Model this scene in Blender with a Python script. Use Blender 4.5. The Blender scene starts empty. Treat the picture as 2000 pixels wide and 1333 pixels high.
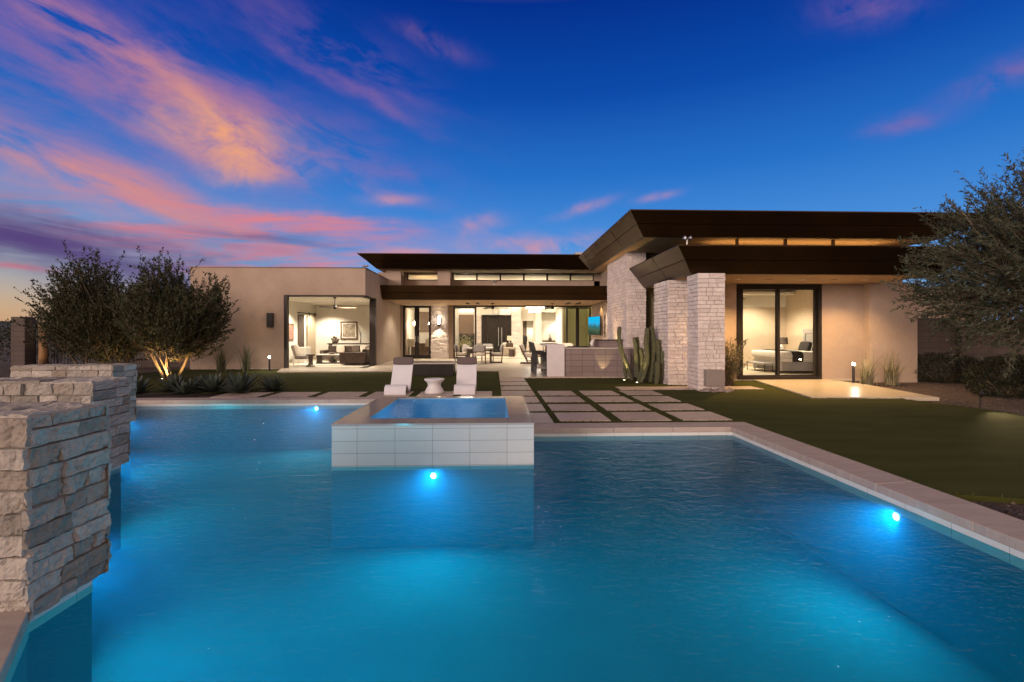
import bpy, math, random
from mathutils import Vector, Matrix, noise
from mathutils.geometry import tessellate_polygon

random.seed(7)
SC = bpy.context.scene
COL = SC.collection
R = math.radians
ORG = {}                       # world origin of every object that can be a parent


# ---------------------------------------------------------------- node helpers
class S:
    """A shader-node socket with arithmetic, so node trees read as formulas."""
    def __init__(self, nt, sock):
        self.nt, self.s = nt, sock

    def _m(self, op, *a):
        n = self.nt.nodes.new('ShaderNodeMath')
        n.operation = op
        for i, v in enumerate(a):
            if isinstance(v, S):
                self.nt.links.new(v.s, n.inputs[i])
            else:
                n.inputs[i].default_value = v
        return S(self.nt, n.outputs[0])

    def __add__(self, o): return self._m('ADD', self, o)
    __radd__ = __add__
    def __sub__(self, o): return self._m('SUBTRACT', self, o)
    def __rsub__(self, o): return self._m('SUBTRACT', o, self)
    def __mul__(self, o): return self._m('MULTIPLY', self, o)
    __rmul__ = __mul__
    def __truediv__(self, o): return self._m('DIVIDE', self, o)
    def f(self, op, *a): return self._m(op, self, *a)
    def clamp(self): return self._m('MINIMUM', self._m('MAXIMUM', self, 0.0), 1.0)


def node(nt, kind, **kw):
    n = nt.nodes.new(kind)
    for k, v in kw.items():
        setattr(n, k, v)
    return n


def put(nt, sock, v):
    if isinstance(v, S):
        nt.links.new(v.s, sock)
    elif isinstance(v, bpy.types.NodeSocket):
        nt.links.new(v, sock)
    elif isinstance(v, (tuple, list)) and len(v) == 3 and sock.type == 'RGBA':
        sock.default_value = (*v, 1)
    else:
        sock.default_value = v


def ramp(nt, fac, stops, interp='LINEAR'):
    n = node(nt, 'ShaderNodeValToRGB')
    n.color_ramp.interpolation = interp
    els = n.color_ramp.elements
    while len(els) < len(stops):
        els.new(0.5)
    for e, (p, c) in zip(els, stops):
        e.position = p
        e.color = (*c, 1) if len(c) == 3 else c
    put(nt, n.inputs[0], fac)
    return n.outputs[0]


def mixc(nt, fac, a, b, mode='MIX'):
    n = node(nt, 'ShaderNodeMix', data_type='RGBA', blend_type=mode)
    put(nt, n.inputs[0], fac)
    put(nt, n.inputs[6], a)
    put(nt, n.inputs[7], b)
    return n.outputs[2]


def noise_tex(nt, co, scale, detail=4, rough=0.55, dist=0.0):
    n = node(nt, 'ShaderNodeTexNoise')
    n.inputs['Scale'].default_value = scale
    n.inputs['Detail'].default_value = detail
    n.inputs['Roughness'].default_value = rough
    n.inputs['Distortion'].default_value = dist
    if co is not None:
        put(nt, n.inputs['Vector'], co)
    return S(nt, n.outputs['Fac'])


def combine(nt, x, y, z):
    n = node(nt, 'ShaderNodeCombineXYZ')
    for i, v in enumerate((x, y, z)):
        put(nt, n.inputs[i], v)
    return n.outputs[0]


def sep(nt, v):
    n = node(nt, 'ShaderNodeSeparateXYZ')
    put(nt, n.inputs[0], v)
    return [S(nt, o) for o in n.outputs]


def new_mat(name):
    m = bpy.data.materials.new(name)
    m.use_nodes = True
    nt = m.node_tree
    b = nt.nodes['Principled BSDF']
    return m, nt, b


def obj_co(nt):
    return node(nt, 'ShaderNodeTexCoord').outputs['Object']


def bump(nt, b, height, strength, dist=0.02):
    n = node(nt, 'ShaderNodeBump')
    n.inputs['Strength'].default_value = strength
    n.inputs['Distance'].default_value = dist
    put(nt, n.inputs['Height'], height)
    nt.links.new(n.outputs[0], b.inputs['Normal'])


def pm(name, c1, c2=None, scale=6, rough=0.6, metal=0.0, bs=0.0, bscale=60, bd=0.01, stretch=(1, 1, 1), spec=0.5, rvar=0.0):
    """Two-tone noisy surface with a fine bump."""
    m, nt, b = new_mat(name)
    co = obj_co(nt)
    mp = node(nt, 'ShaderNodeMapping')
    mp.inputs['Scale'].default_value = stretch
    nt.links.new(co, mp.inputs['Vector'])
    co = mp.outputs[0]
    c2 = c2 or tuple(x * 0.8 for x in c1)
    f = noise_tex(nt, co, scale, 5)
    col = ramp(nt, f, [(0.3, c1), (0.7, c2)])
    nt.links.new(col, b.inputs['Base Color'])
    b.inputs['Roughness'].default_value = rough
    if rvar:
        put(nt, b.inputs['Roughness'], noise_tex(nt, co, scale * 2, 4) * rvar + (rough - rvar / 2))
    b.inputs['Metallic'].default_value = metal
    b.inputs['Specular IOR Level'].default_value = spec
    if bs:
        bump(nt, b, noise_tex(nt, co, bscale, 4, 0.6), bs, bd)
    return m


def emit(name, col, strength):
    m = bpy.data.materials.new(name)
    m.use_nodes = True
    nt = m.node_tree
    nt.nodes.clear()
    e = node(nt, 'ShaderNodeEmission')
    e.inputs[0].default_value = (*col, 1)
    e.inputs[1].default_value = strength
    o = node(nt, 'ShaderNodeOutputMaterial')
    nt.links.new(e.outputs[0], o.inputs[0])
    return m


def wallco(nt):
    """(x+y, z) coordinates so courses run level on every upright face."""
    x, y, z = sep(nt, obj_co(nt))
    return combine(nt, x + y, z, 0.0)


def brick(nt, co, w, h, mortar, offset, c1, c2, cm, bias=0.0):
    n = node(nt, 'ShaderNodeTexBrick', offset=offset, squash=1.0)
    put(nt, n.inputs['Vector'], co)
    n.inputs['Color1'].default_value = (*c1, 1)
    n.inputs['Color2'].default_value = (*c2, 1)
    n.inputs['Mortar'].default_value = (*cm, 1)
    n.inputs['Scale'].default_value = 1.0
    n.inputs['Mortar Size'].default_value = mortar
    n.inputs['Mortar Smooth'].default_value = 0.1
    n.inputs['Bias'].default_value = bias
    n.inputs['Brick Width'].default_value = w
    n.inputs['Row Height'].default_value = h
    return n


# ---------------------------------------------------------------- mesh helpers
class MB:
    """Collects faces in world coordinates; build() links them as one object."""
    def __init__(self):
        self.v, self.f = [], []

    def add(self, vs, fs):
        n = len(self.v)
        self.v += [tuple(p) for p in vs]
        self.f += [tuple(i + n for i in q) for q in fs]
        return self

    def box(self, x0, x1, y0, y1, z0, z1):
        return self.add([(x0, y0, z0), (x1, y0, z0), (x1, y1, z0), (x0, y1, z0),
                         (x0, y0, z1), (x1, y0, z1), (x1, y1, z1), (x0, y1, z1)],
                        [(3, 2, 1, 0), (4, 5, 6, 7), (0, 1, 5, 4), (1, 2, 6, 5), (2, 3, 7, 6), (3, 0, 4, 7)])

    def hexa(self, lo, hi):
        """box from 4 bottom + 4 top points"""
        return self.add(list(lo) + list(hi),
                        [(3, 2, 1, 0), (4, 5, 6, 7), (0, 1, 5, 4), (1, 2, 6, 5), (2, 3, 7, 6), (3, 0, 4, 7)])

    def quad(self, a, b, c, d):
        return self.add([a, b, c, d], [(0, 1, 2, 3)])

    def prism(self, poly, z0, z1):
        n = len(poly)
        vs = [(x, y, z0) for x, y in poly] + [(x, y, z1) for x, y in poly]
        tri = tessellate_polygon([[Vector((x, y, 0)) for x, y in poly]])
        fs = []
        for t in tri:
            a, b, c = [Vector((*poly[i], 0)) for i in t]
            if (b - a).cross(c - a).z < 0:
                t = t[::-1]
            fs.append(tuple(i + n for i in t))
            fs.append(tuple(t[::-1]))
        area = sum(poly[i][0] * poly[(i + 1) % n][1] - poly[(i + 1) % n][0] * poly[i][1] for i in range(n))
        for i in range(n):
            j = (i + 1) % n
            q = (i, j, j + n, i + n)
            fs.append(q if area > 0 else q[::-1])
        return self.add(vs, fs)

    def extr(self, prof, axis, a, b):
        """extrude a 2D profile along X ('x': profile is (y,z)) or Y ('y': profile is (x,z))"""
        n = len(prof)
        if axis == 'x':
            vs = [(a, p, q) for p, q in prof] + [(b, p, q) for p, q in prof]
        else:
            vs = [(p, a, q) for p, q in prof] + [(p, b, q) for p, q in prof]
        fs = [(i, (i + 1) % n, (i + 1) % n + n, i + n) for i in range(n)]
        fs += [tuple(range(n))[::-1], tuple(range(n, 2 * n))]
        return self.add(vs, fs)

    def tube(self, pts, rad, seg=8, cap=True):
        pts = [Vector(p) for p in pts]
        if not isinstance(rad, (list, tuple)):
            rad = [rad] * len(pts)
        vs, fs = [], []
        ref = None
        for i, p in enumerate(pts):
            d = (pts[min(i + 1, len(pts) - 1)] - pts[max(i - 1, 0)])
            d = d.normalized() if d.length > 1e-9 else Vector((0, 0, 1))
            if ref is None:
                ref = d.orthogonal().normalized()
            u = (ref - d * ref.dot(d))
            u = u.normalized() if u.length > 1e-6 else d.orthogonal().normalized()
            ref = u
            w = d.cross(u)
            for k in range(seg):
                a = 2 * math.pi * k / seg
                vs.append(p + (u * math.cos(a) + w * math.sin(a)) * rad[i])
        for i in range(len(pts) - 1):
            for k in range(seg):
                k2 = (k + 1) % seg
                fs.append((i * seg + k, i * seg + k2, (i + 1) * seg + k2, (i + 1) * seg + k))
        if cap:
            fs.append(tuple(range(seg))[::-1])
            fs.append(tuple(range((len(pts) - 1) * seg, len(pts) * seg)))
        return self.add(vs, fs)

    def lathe(self, c, prof, seg=24):
        """prof: (radius, z) from bottom to top round the vertical through c"""
        vs, fs = [], []
        for r, z in prof:
            for k in range(seg):
                a = 2 * math.pi * k / seg
                vs.append((c[0] + r * math.cos(a), c[1] + r * math.sin(a), c[2] + z))
        for i in range(len(prof) - 1):
            for k in range(seg):
                k2 = (k + 1) % seg
                fs.append((i * seg + k, i * seg + k2, (i + 1) * seg + k2, (i + 1) * seg + k))
        fs.append(tuple(range(seg))[::-1])
        fs.append(tuple(range((len(prof) - 1) * seg, len(prof) * seg)))
        return self.add(vs, fs)

    def disc(self, c, r, nrm=(0, 0, -1), seg=16):
        nrm = Vector(nrm).normalized()
        u = nrm.orthogonal().normalized()
        w = nrm.cross(u)
        c = Vector(c)
        return self.add([c + (u * math.cos(2 * math.pi * k / seg) + w * math.sin(2 * math.pi * k / seg)) * r for k in range(seg)],
                        [tuple(range(seg))])

    def ball(self, c, r, seg=12, rings=8, sc=(1, 1, 1), jit=0.0):
        vs, fs = [], []
        for i in range(rings + 1):
            t = math.pi * i / rings
            for k in range(seg):
                a = 2 * math.pi * k / seg
                p = Vector((math.sin(t) * math.cos(a), math.sin(t) * math.sin(a), -math.cos(t)))
                q = r * (1 + jit * noise.noise(p * 1.7 + Vector(c) * 3.1))
                vs.append((c[0] + p.x * q * sc[0], c[1] + p.y * q * sc[1], c[2] + p.z * q * sc[2]))
        for i in range(rings):
            for k in range(seg):
                k2 = (k + 1) % seg
                fs.append((i * seg + k, i * seg + k2, (i + 1) * seg + k2, (i + 1) * seg + k))
        return self.add(vs, fs)

    def cushion(self, c, size, rot=None, puff=0.5, n=8):
        """soft box: size (sx,sy,sz), rot a Matrix or None"""
        vs, fs = [], []
        sx, sy, sz = (s / 2 for s in size)
        def sup(t):
            return math.copysign(abs(t) ** puff, t)
        for i in range(n + 1):
            t = -math.pi / 2 + math.pi * i / n
            for k in range(2 * n):
                a = 2 * math.pi * k / (2 * n)
                p = Vector((sx * sup(math.cos(t)) * sup(math.cos(a)), sy * sup(math.cos(t)) * sup(math.sin(a)), sz * sup(math.sin(t))))
                if rot:
                    p = rot @ p
                vs.append(p + Vector(c))
        for i in range(n):
            for k in range(2 * n):
                k2 = (k + 1) % (2 * n)
                fs.append((i * 2 * n + k, i * 2 * n + k2, (i + 1) * 2 * n + k2, (i + 1) * 2 * n + k))
        return self.add(vs, fs)

    def build(self, name, mat, parent=None, smooth=False, bevel=0.0, origin=None):
        me = bpy.data.meshes.new(name)
        if parent is not None:
            o0 = ORG[parent.name]
        elif origin is not None:
            o0 = Vector(origin)
        else:
            xs = [p[0] for p in self.v]; ys = [p[1] for p in self.v]; zs = [p[2] for p in self.v]
            o0 = Vector(((min(xs) + max(xs)) / 2, (min(ys) + max(ys)) / 2, min(zs)))
        me.from_pydata([Vector(p) - o0 for p in self.v], [], self.f)
        me.materials.append(mat)
        if smooth:
            me.polygons.foreach_set('use_smooth', [True] * len(me.polygons))
        me.update()
        ob = bpy.data.objects.new(name, me)
        COL.objects.link(ob)
        if parent is not None:
            ob.parent = parent
        else:
            ob.location = o0
        ORG[ob.name] = o0.copy()
        if bevel:
            md = ob.modifiers.new('bevel', 'BEVEL')
            md.width = bevel
            md.segments = 2
            md.limit_method = 'ANGLE'
            md.angle_limit = R(40)
        return ob


def tag(o, label=None, cat=None, group=None, kind=None):
    if label: o['label'] = label
    if cat: o['category'] = cat
    if group: o['group'] = group
    if kind: o['kind'] = kind
    return o


def empty(name, loc, label, cat, group=None):
    o = bpy.data.objects.new(name, None)
    o.empty_display_size = 0.1
    COL.objects.link(o)
    o.location = loc
    ORG[o.name] = Vector(loc)
    return tag(o, label, cat, group)


def copy_tree(o, loc=None, rotz=None, label=None, parent=None, scale=None):
    c = o.copy()
    COL.objects.link(c)
    if parent is not None:
        c.parent = parent
    if loc is not None: c.location = loc
    if rotz is not None: c.rotation_euler = (0, 0, rotz)
    if scale is not None: c.scale = (scale,) * 3
    if label: c['label'] = label
    for ch in list(o.children):
        copy_tree(ch, parent=c)
    return c


def light(name, kind, loc, power, col, parent=None, target=None, size=0.1, spot=None, blend=0.5, size_y=None, spread=None):
    l = bpy.data.lights.new(name, kind)
    l.energy = power
    l.color = col
    if kind == 'AREA':
        l.shape = 'DISK' if size_y is None else 'RECTANGLE'
        l.size = size
        if size_y is not None: l.size_y = size_y
        if spread: l.spread = spread
    else:
        l.shadow_soft_size = size
    if kind == 'SPOT':
        l.spot_size = spot or R(80)
        l.spot_blend = blend
    o = bpy.data.objects.new(name, l)
    COL.objects.link(o)
    o.location = Vector(loc) - (ORG[parent.name] if parent is not None else Vector((0, 0, 0)))
    if parent is not None: o.parent = parent
    d = (Vector(target) - Vector(loc)) if target is not None else Vector((0, 0, -1))
    o.rotation_euler = d.to_track_quat('-Z', 'Y').to_euler()
    return o


def stone_face(mb, org, U, V, Nn, W, H, ch=(0.10, 0.14), ln=(0.2, 0.55), bulge=(0.004, 0.02), rough=0.012, gx=6, gy=4, gap=0.004, seed=0, ragged=0.0, groove=0.007):
    """Rough split-face stones laid in courses on one upright face."""
    rnd = random.Random(seed)
    org, U, V, Nn = Vector(org), Vector(U), Vector(V), Vector(Nn)
    z = 0.0
    while z < H - 1e-4:
        h = rnd.uniform(*ch)
        if H - z - h < ch[0] * 0.6: h = H - z
        x = -rnd.uniform(0, ragged) if ragged else 0.0
        end = W + (rnd.uniform(0, ragged) if ragged else 0.0)
        while x < end - 1e-4:
            l = rnd.uniform(*ln)
            if end - x - l < ln[0] * 0.6: l = end - x
            d0 = rnd.uniform(*bulge)
            tx, tz = rnd.uniform(-.5, .5) * rough, rnd.uniform(-.5, .5) * rough
            us = [0.0, min(0.007, l * .08)] + [l * (i / gx) for i in range(1, gx)] + [l - min(0.007, l * .08), l]
            vs_ = [0.0, min(0.006, h * .08)] + [h * (i / gy) for i in range(1, gy)] + [h - min(0.006, h * .08), h]
            pts, fs = [], []
            nu, nv = len(us), len(vs_)
            for j, vv in enumerate(vs_):
                for i, uu in enumerate(us):
                    edge = i in (0, nu - 1) or j in (0, nv - 1)
                    P = org + U * (x + min(max(uu, gap), l - gap)) + V * (z + min(max(vv, gap), h - gap))
                    if edge:
                        d = -groove
                    else:
                        q = P * 9.0 + Vector((seed * 7.3, d0 * 900, 0))
                        d = d0 + rough * (noise.noise(q) + 0.7 * noise.noise(q * 2.7) + 0.5 * noise.noise(q * 6.1)) + tx * (uu / l - .5) + tz * (vv / h - .5)
                        P += U * rough * 0.35 * noise.noise(q + Vector((31, 0, 0))) + V * rough * 0.35 * noise.noise(q + Vector((0, 17, 0)))
                    pts.append(P + Nn * d)
            for j in range(nv - 1):
                for i in range(nu - 1):
                    a = j * nu + i
                    fs.append((a, a + 1, a + nu + 1, a + nu))
            mb.add(pts, fs)
            x += l
        z += h


def stone_box(mb, x0, x1, y0, y1, z0, z1, faces='flrb', **kw):
    s = kw.pop('seed', 0)
    if 'f' in faces: stone_face(mb, (x0, y0, z0), (1, 0, 0), (0, 0, 1), (0, -1, 0), x1 - x0, z1 - z0, seed=s, **kw)
    if 'r' in faces: stone_face(mb, (x1, y0, z0), (0, 1, 0), (0, 0, 1), (1, 0, 0), y1 - y0, z1 - z0, seed=s + 1, **kw)
    if 'l' in faces: stone_face(mb, (x0, y1, z0), (0, -1, 0), (0, 0, 1), (-1, 0, 0), y1 - y0, z1 - z0, seed=s + 2, **kw)
    if 'b' in faces: stone_face(mb, (x1, y1, z0), (-1, 0, 0), (0, 0, 1), (0, 1, 0), x1 - x0, z1 - z0, seed=s + 3, **kw)
    if 't' in faces:
        stone_face(mb, (x0, y0, z1), (1, 0, 0), (0, 1, 0), (0, 0, 1), x1 - x0, y1 - y0, seed=s + 4, ch=(y1 - y0, y1 - y0 + .01), ln=(.45, .9), gx=22, gy=14,
                   **{k: v for k, v in kw.items() if k in ('rough', 'bulge')})
    g = kw.get('groove', .007) + .006
    mb.box(x0 + g, x1 - g, y0 + g, y1 - g, z0, z1 - (.013 if 't' in faces else 0))
# ---------------------------------------------------------------- materials
def stucco(name, c):
    m, nt, b = new_mat(name)
    co = obj_co(nt)
    f = noise_tex(nt, co, 1.3, 5)
    f2 = noise_tex(nt, co, 9, 4)
    col = ramp(nt, f * 0.7 + f2 * 0.3, [(0.3, tuple(x * 1.08 for x in c)), (0.7, tuple(x * 0.86 for x in c))])
    nt.links.new(col, b.inputs['Base Color'])
    b.inputs['Roughness'].default_value = 0.9
    b.inputs['Specular IOR Level'].default_value = 0.2
    bump(nt, b, noise_tex(nt, co, 130, 3, 0.6) * 0.6 + noise_tex(nt, co, 35, 3), 0.35, 0.012)
    return m


def island_stone(name, stops, rough=0.85, bscale=45, bs=0.5, hue=None):
    """Split-face stone: each stone its own tone, mottled, pitted."""
    m, nt, b = new_mat(name)
    co = obj_co(nt)
    g = node(nt, 'ShaderNodeNewGeometry')
    rnd = S(nt, g.outputs['Random Per Island'])
    col = ramp(nt, rnd, stops)
    mott = noise_tex(nt, co, 7, 6, 0.65)
    col = mixc(nt, mott.f('SUBTRACT', 0.35).clamp() * 0.9, col, tuple(x * 0.62 for x in stops[0][1]))
    pit = noise_tex(nt, co, 38, 4, 0.6)
    col = mixc(nt, (pit - 0.52).clamp() * 2.2, col, tuple(x * 0.45 for x in stops[0][1]))
    nt.links.new(col, b.inputs['Base Color'])
    b.inputs['Roughness'].default_value = rough
    b.inputs['Specular IOR Level'].default_value = 0.25
    bump(nt, b, noise_tex(nt, co, bscale, 6, 0.7) + mott * 0.8, bs, 0.025)
    return m


M = {}
M['stucco'] = stucco('tan_stucco', (0.365, 0.285, 0.228))
M['soffit'] = stucco('soffit_stucco', (0.43, 0.295, 0.185))
M['white_wall'] = pm('interior_white_paint', (0.70, 0.66, 0.58), (0.66, 0.625, 0.55), 3, 0.8, bs=0.06, bscale=90)
M['taupe_wall'] = pm('taupe_paint', (0.47, 0.38, 0.28), (0.44, 0.355, 0.26), 3, 0.85, bs=0.05)
M['green_wall'] = pm('olive_yellow_paint', (0.35, 0.325, 0.17), (0.31, 0.29, 0.15), 2, 0.8)
M['brown_panel'] = pm('brown_wood_panel', (0.16, 0.105, 0.07), (0.10, 0.065, 0.045), 5, 0.5, stretch=(1, 1, 5), bs=0.1)
M['stone_white'] = island_stone('white_split_stone', [(0.0, (0.58, 0.50, 0.46)), (0.4, (0.66, 0.58, 0.54)), (0.75, (0.73, 0.65, 0.60)), (1.0, (0.61, 0.53, 0.49))], bs=0.45)
M['stone_pillar'] = island_stone('cream_rough_stone', [(0.0, (0.25, 0.225, 0.195)), (0.35, (0.40, 0.365, 0.325)), (0.75, (0.52, 0.48, 0.43)), (1.0, (0.29, 0.245, 0.20))], bs=0.9, bscale=32)
M['bronze'] = pm('dark_bronze_metal', (0.050, 0.026, 0.009), (0.030, 0.016, 0.007), 0.9, 0.34, 0.8, bs=0.05, bscale=3, bd=0.02, rvar=0.12)
M['frame'] = pm('dark_bronze_frame', (0.022, 0.017, 0.014), (0.017, 0.013, 0.011), 8, 0.45, 0.4)
M['black'] = pm('black_metal', (0.014, 0.013, 0.013), (0.010, 0.010, 0.010), 8, 0.5, 0.3)
M['steel'] = pm('brushed_steel', (0.55, 0.54, 0.52), (0.45, 0.44, 0.43), 4, 0.3, 1.0, stretch=(1, 1, 12))
M['dark_steel'] = pm('oiled_steel', (0.025, 0.022, 0.020), (0.015, 0.013, 0.012), 3, 0.5, 0.6, rvar=0.2)
M['walnut'] = pm('walnut_wood', (0.060, 0.036, 0.022), (0.032, 0.019, 0.012), 6, 0.45, stretch=(6, 6, 1), bs=0.08)
M['pale_wood'] = pm('pale_barn_door_wood', (0.42, 0.34, 0.24), (0.36, 0.285, 0.20), 6, 0.6, stretch=(8, 8, 1), bs=0.06)
M['cush'] = pm('cream_outdoor_fabric', (0.52, 0.46, 0.38), (0.46, 0.40, 0.33), 30, 0.95, bs=0.25, bscale=260)
M['cush_grey'] = pm('grey_fabric', (0.30, 0.28, 0.26), (0.25, 0.235, 0.22), 30, 0.95, bs=0.25, bscale=260)
M['sofa'] = pm('brown_velvet', (0.085, 0.058, 0.044), (0.055, 0.037, 0.028), 7, 0.9, bs=0.2, bscale=90)
M['linen'] = pm('white_linen', (0.62, 0.58, 0.51), (0.56, 0.52, 0.46), 9, 0.95, bs=0.3, bscale=24, bd=0.02)
M['dark_fabric'] = pm('charcoal_brown_fabric', (0.030, 0.024, 0.021), (0.020, 0.016, 0.014), 14, 0.95, bs=0.2, bscale=120)
M['taupe_fabric'] = pm('taupe_pillow_fabric', (0.115, 0.088, 0.082), (0.10, 0.076, 0.07), 40, 0.95, bs=0.3, bscale=320)
M['plastic'] = pm('off_white_moulded_resin', (0.62, 0.61, 0.64), (0.58, 0.57, 0.60), 9, 0.55, bs=0.06, bscale=140)
M['stool_plastic'] = pm('white_moulded_resin', (0.68, 0.65, 0.65), (0.63, 0.60, 0.60), 9, 0.5, bs=0.05, bscale=140)
M['quartz'] = pm('white_quartz', (0.60, 0.57, 0.58), (0.55, 0.52, 0.53), 5, 0.35, bs=0.03)
M['concrete'] = pm('pale_concrete', (0.42, 0.38, 0.34), (0.35, 0.31, 0.28), 8, 0.6, bs=0.12, bscale=60)
M['box_metal'] = pm('taupe_painted_metal', (0.22, 0.185, 0.165), (0.205, 0.17, 0.152), 5, 0.5)
M['art'] = pm('muted_painting', (0.42, 0.36, 0.26), (0.07, 0.04, 0.03), 9, 0.7, stretch=(1.2, 1, 1))
M['art_pink'] = pm('reddish_painting', (0.40, 0.26, 0.20), (0.18, 0.06, 0.05), 11, 0.7)
M['picframe'] = pm('carved_wood_frame', (0.14, 0.075, 0.04), (0.09, 0.05, 0.03), 40, 0.45, bs=0.3, bscale=80)
M['rug'] = pm('pale_rug', (0.46, 0.41, 0.34), (0.38, 0.34, 0.28), 14, 1.0, bs=0.4, bscale=150)
M['rock'] = pm('grey_boulder', (0.26, 0.21, 0.19), (0.12, 0.095, 0.085), 8, 0.9, bs=0.8, bscale=22, bd=0.03)
M['cactus'] = pm('green_cactus_skin', (0.095, 0.092, 0.042), (0.042, 0.046, 0.020), 20, 0.8, bs=1.0, bscale=30, bd=0.02)
M['agave'] = pm('blue_green_agave', (0.045, 0.058, 0.042), (0.030, 0.042, 0.030), 7, 0.55, bs=0.1)
M['bark'] = pm('grey_brown_bark', (0.20, 0.145, 0.095), (0.10, 0.07, 0.045), 18, 0.95, bs=0.8, bscale=45, bd=0.02, stretch=(1, 1, .25))
M['wood_post'] = pm('weathered_post', (0.22, 0.125, 0.06), (0.12, 0.07, 0.035), 8, 0.85, bs=0.4, bscale=30, stretch=(3, 3, .3))
M['hill'] = pm('scrub_hillside', (0.030, 0.028, 0.016), (0.014, 0.014, 0.008), 0.12, 1.0)
M['lampshade'] = pm('cream_lampshade', (0.62, 0.56, 0.46), None, 8, 0.9)
M['dark_shade'] = pm('brown_lampshade', (0.10, 0.075, 0.062), None, 8, 0.9)
M['ceramic'] = pm('white_ceramic', (0.68, 0.64, 0.58), None, 6, 0.25)
M['bronze_decor'] = pm('patinated_figure', (0.11, 0.075, 0.05), (0.05, 0.035, 0.025), 16, 0.5, bs=0.3)
M['night'] = pm('dark_entry_view', (0.010, 0.012, 0.010), (0.004, 0.005, 0.005), 3, 0.15)


def leaf_mat(name, a, b_, rough=0.55):
    m, nt, b = new_mat(name)
    g = node(nt, 'ShaderNodeNewGeometry')
    col = ramp(nt, S(nt, g.outputs['Random Per Island']), [(0.0, a), (1.0, b_)])
    nt.links.new(col, b.inputs['Base Color'])
    b.inputs['Roughness'].default_value = rough
    b.inputs['Specular IOR Level'].default_value = 0.3
    return m


M['leaf_olive'] = leaf_mat('olive_leaves', (0.024, 0.031, 0.015), (0.064, 0.074, 0.044))
M['leaf_dark'] = leaf_mat('dusky_green_leaves', (0.016, 0.023, 0.007), (0.040, 0.048, 0.017))
M['leaf_hedge'] = leaf_mat('hedge_leaves', (0.010, 0.013, 0.005), (0.026, 0.029, 0.010))
M['leaf_shrub'] = leaf_mat('desert_shrub_leaves', (0.085, 0.085, 0.032), (0.20, 0.165, 0.075))
M['grass_pale'] = leaf_mat('pale_grass_blades', (0.13, 0.12, 0.06), (0.28, 0.24, 0.14))
M['grass_dark'] = leaf_mat('green_grass_blades', (0.045, 0.055, 0.024), (0.10, 0.11, 0.05))
M['turf_blade'] = leaf_mat('turf_blades', (0.034, 0.040, 0.008), (0.050, 0.054, 0.012), 0.7)


def m_turf():
    m, nt, b = new_mat('artificial_turf')
    co = obj_co(nt)
    mp = node(nt, 'ShaderNodeMapping')
    mp.inputs['Scale'].default_value = (0.7, 3.0, 1)
    mp.inputs['Rotation'].default_value = (0, 0, 0.5)
    nt.links.new(co, mp.inputs['Vector'])
    f = noise_tex(nt, co, 70, 4, 0.7) * 0.35 + noise_tex(nt, mp.outputs[0], 1.0, 5) * 0.65
    nt.links.new(ramp(nt, f, [(0.32, (0.032, 0.038, 0.007)), (0.68, (0.060, 0.062, 0.014))]), b.inputs['Base Color'])
    b.inputs['Roughness'].default_value = 0.95
    b.inputs['Specular IOR Level'].default_value = 0.1
    bump(nt, b, noise_tex(nt, co, 160, 2, 0.7), 0.5, 0.02)
    return m


M['turf'] = m_turf()


def m_gravel():
    m, nt, b = new_mat('bark_gravel')
    co = obj_co(nt)
    v = node(nt, 'ShaderNodeTexVoronoi')
    v.inputs['Scale'].default_value = 38
    nt.links.new(co, v.inputs['Vector'])
    f = S(nt, sep(nt, v.outputs['Color'])[0].s)
    col = ramp(nt, f, [(0.0, (0.024, 0.014, 0.010)), (0.5, (0.052, 0.031, 0.021)), (0.9, (0.11, 0.073, 0.055)), (1.0, (0.17, 0.13, 0.10))])
    big = noise_tex(nt, co, 0.8, 4)
    nt.links.new(mixc(nt, (big - 0.4).clamp() * 1.4, col, (0.03, 0.02, 0.015)), b.inputs['Base Color'])
    b.inputs['Roughness'].default_value = 0.95
    bump(nt, b, S(nt, v.outputs['Distance']) * -1.0, 1.0, 0.03)
    return m


M['gravel'] = m_gravel()
M['pebble'] = island_stone('loose_gravel', [(0.0, (0.034, 0.02, 0.014)), (0.5, (0.07, 0.044, 0.031)), (0.9, (0.14, 0.10, 0.075)), (1.0, (0.24, 0.18, 0.145))], bs=0.2)


def m_travertine(name, c1, c2, rough=0.42, joint=None, spec=0.5):
    m, nt, b = new_mat(name)
    co = obj_co(nt)
    mp = node(nt, 'ShaderNodeMapping')
    mp.inputs['Scale'].default_value = (1, 4.5, 1)
    mp.inputs['Rotation'].default_value = (0, 0, 0.12)
    nt.links.new(co, mp.inputs['Vector'])
    f = noise_tex(nt, mp.outputs[0], 2.2, 7, 0.62, 0.8)
    col = ramp(nt, f, [(0.28, c1), (0.72, c2)])
    pit = noise_tex(nt, mp.outputs[0], 16, 5, 0.7)
    col = mixc(nt, (pit - 0.58).clamp() * 3.0, col, tuple(x * 0.5 for x in c2))
    if joint:
        x, y, z = sep(nt, co)
        br = brick(nt, combine(nt, x, y, 0.0), joint[0], joint[1], 0.004, 0.5, (1, 1, 1), (0.9, 0.9, 0.9), (0.45, 0.42, 0.40))
        col = mixc(nt, 1.0, col, br.outputs[0], 'MULTIPLY')
    oi = node(nt, 'ShaderNodeObjectInfo')
    t = S(nt, oi.outputs['Random']) * 0.22 + 0.86
    col = mixc(nt, 1.0, col, combine(nt, t, t, t), 'MULTIPLY')
    nt.links.new(col, b.inputs['Base Color'])
    put(nt, b.inputs['Roughness'], noise_tex(nt, co, 5, 4) * 0.3 + (rough - 0.15))
    b.inputs['Specular IOR Level'].default_value = spec
    bump(nt, b, pit * 0.6 + f, 0.12, 0.02)
    return m


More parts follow.
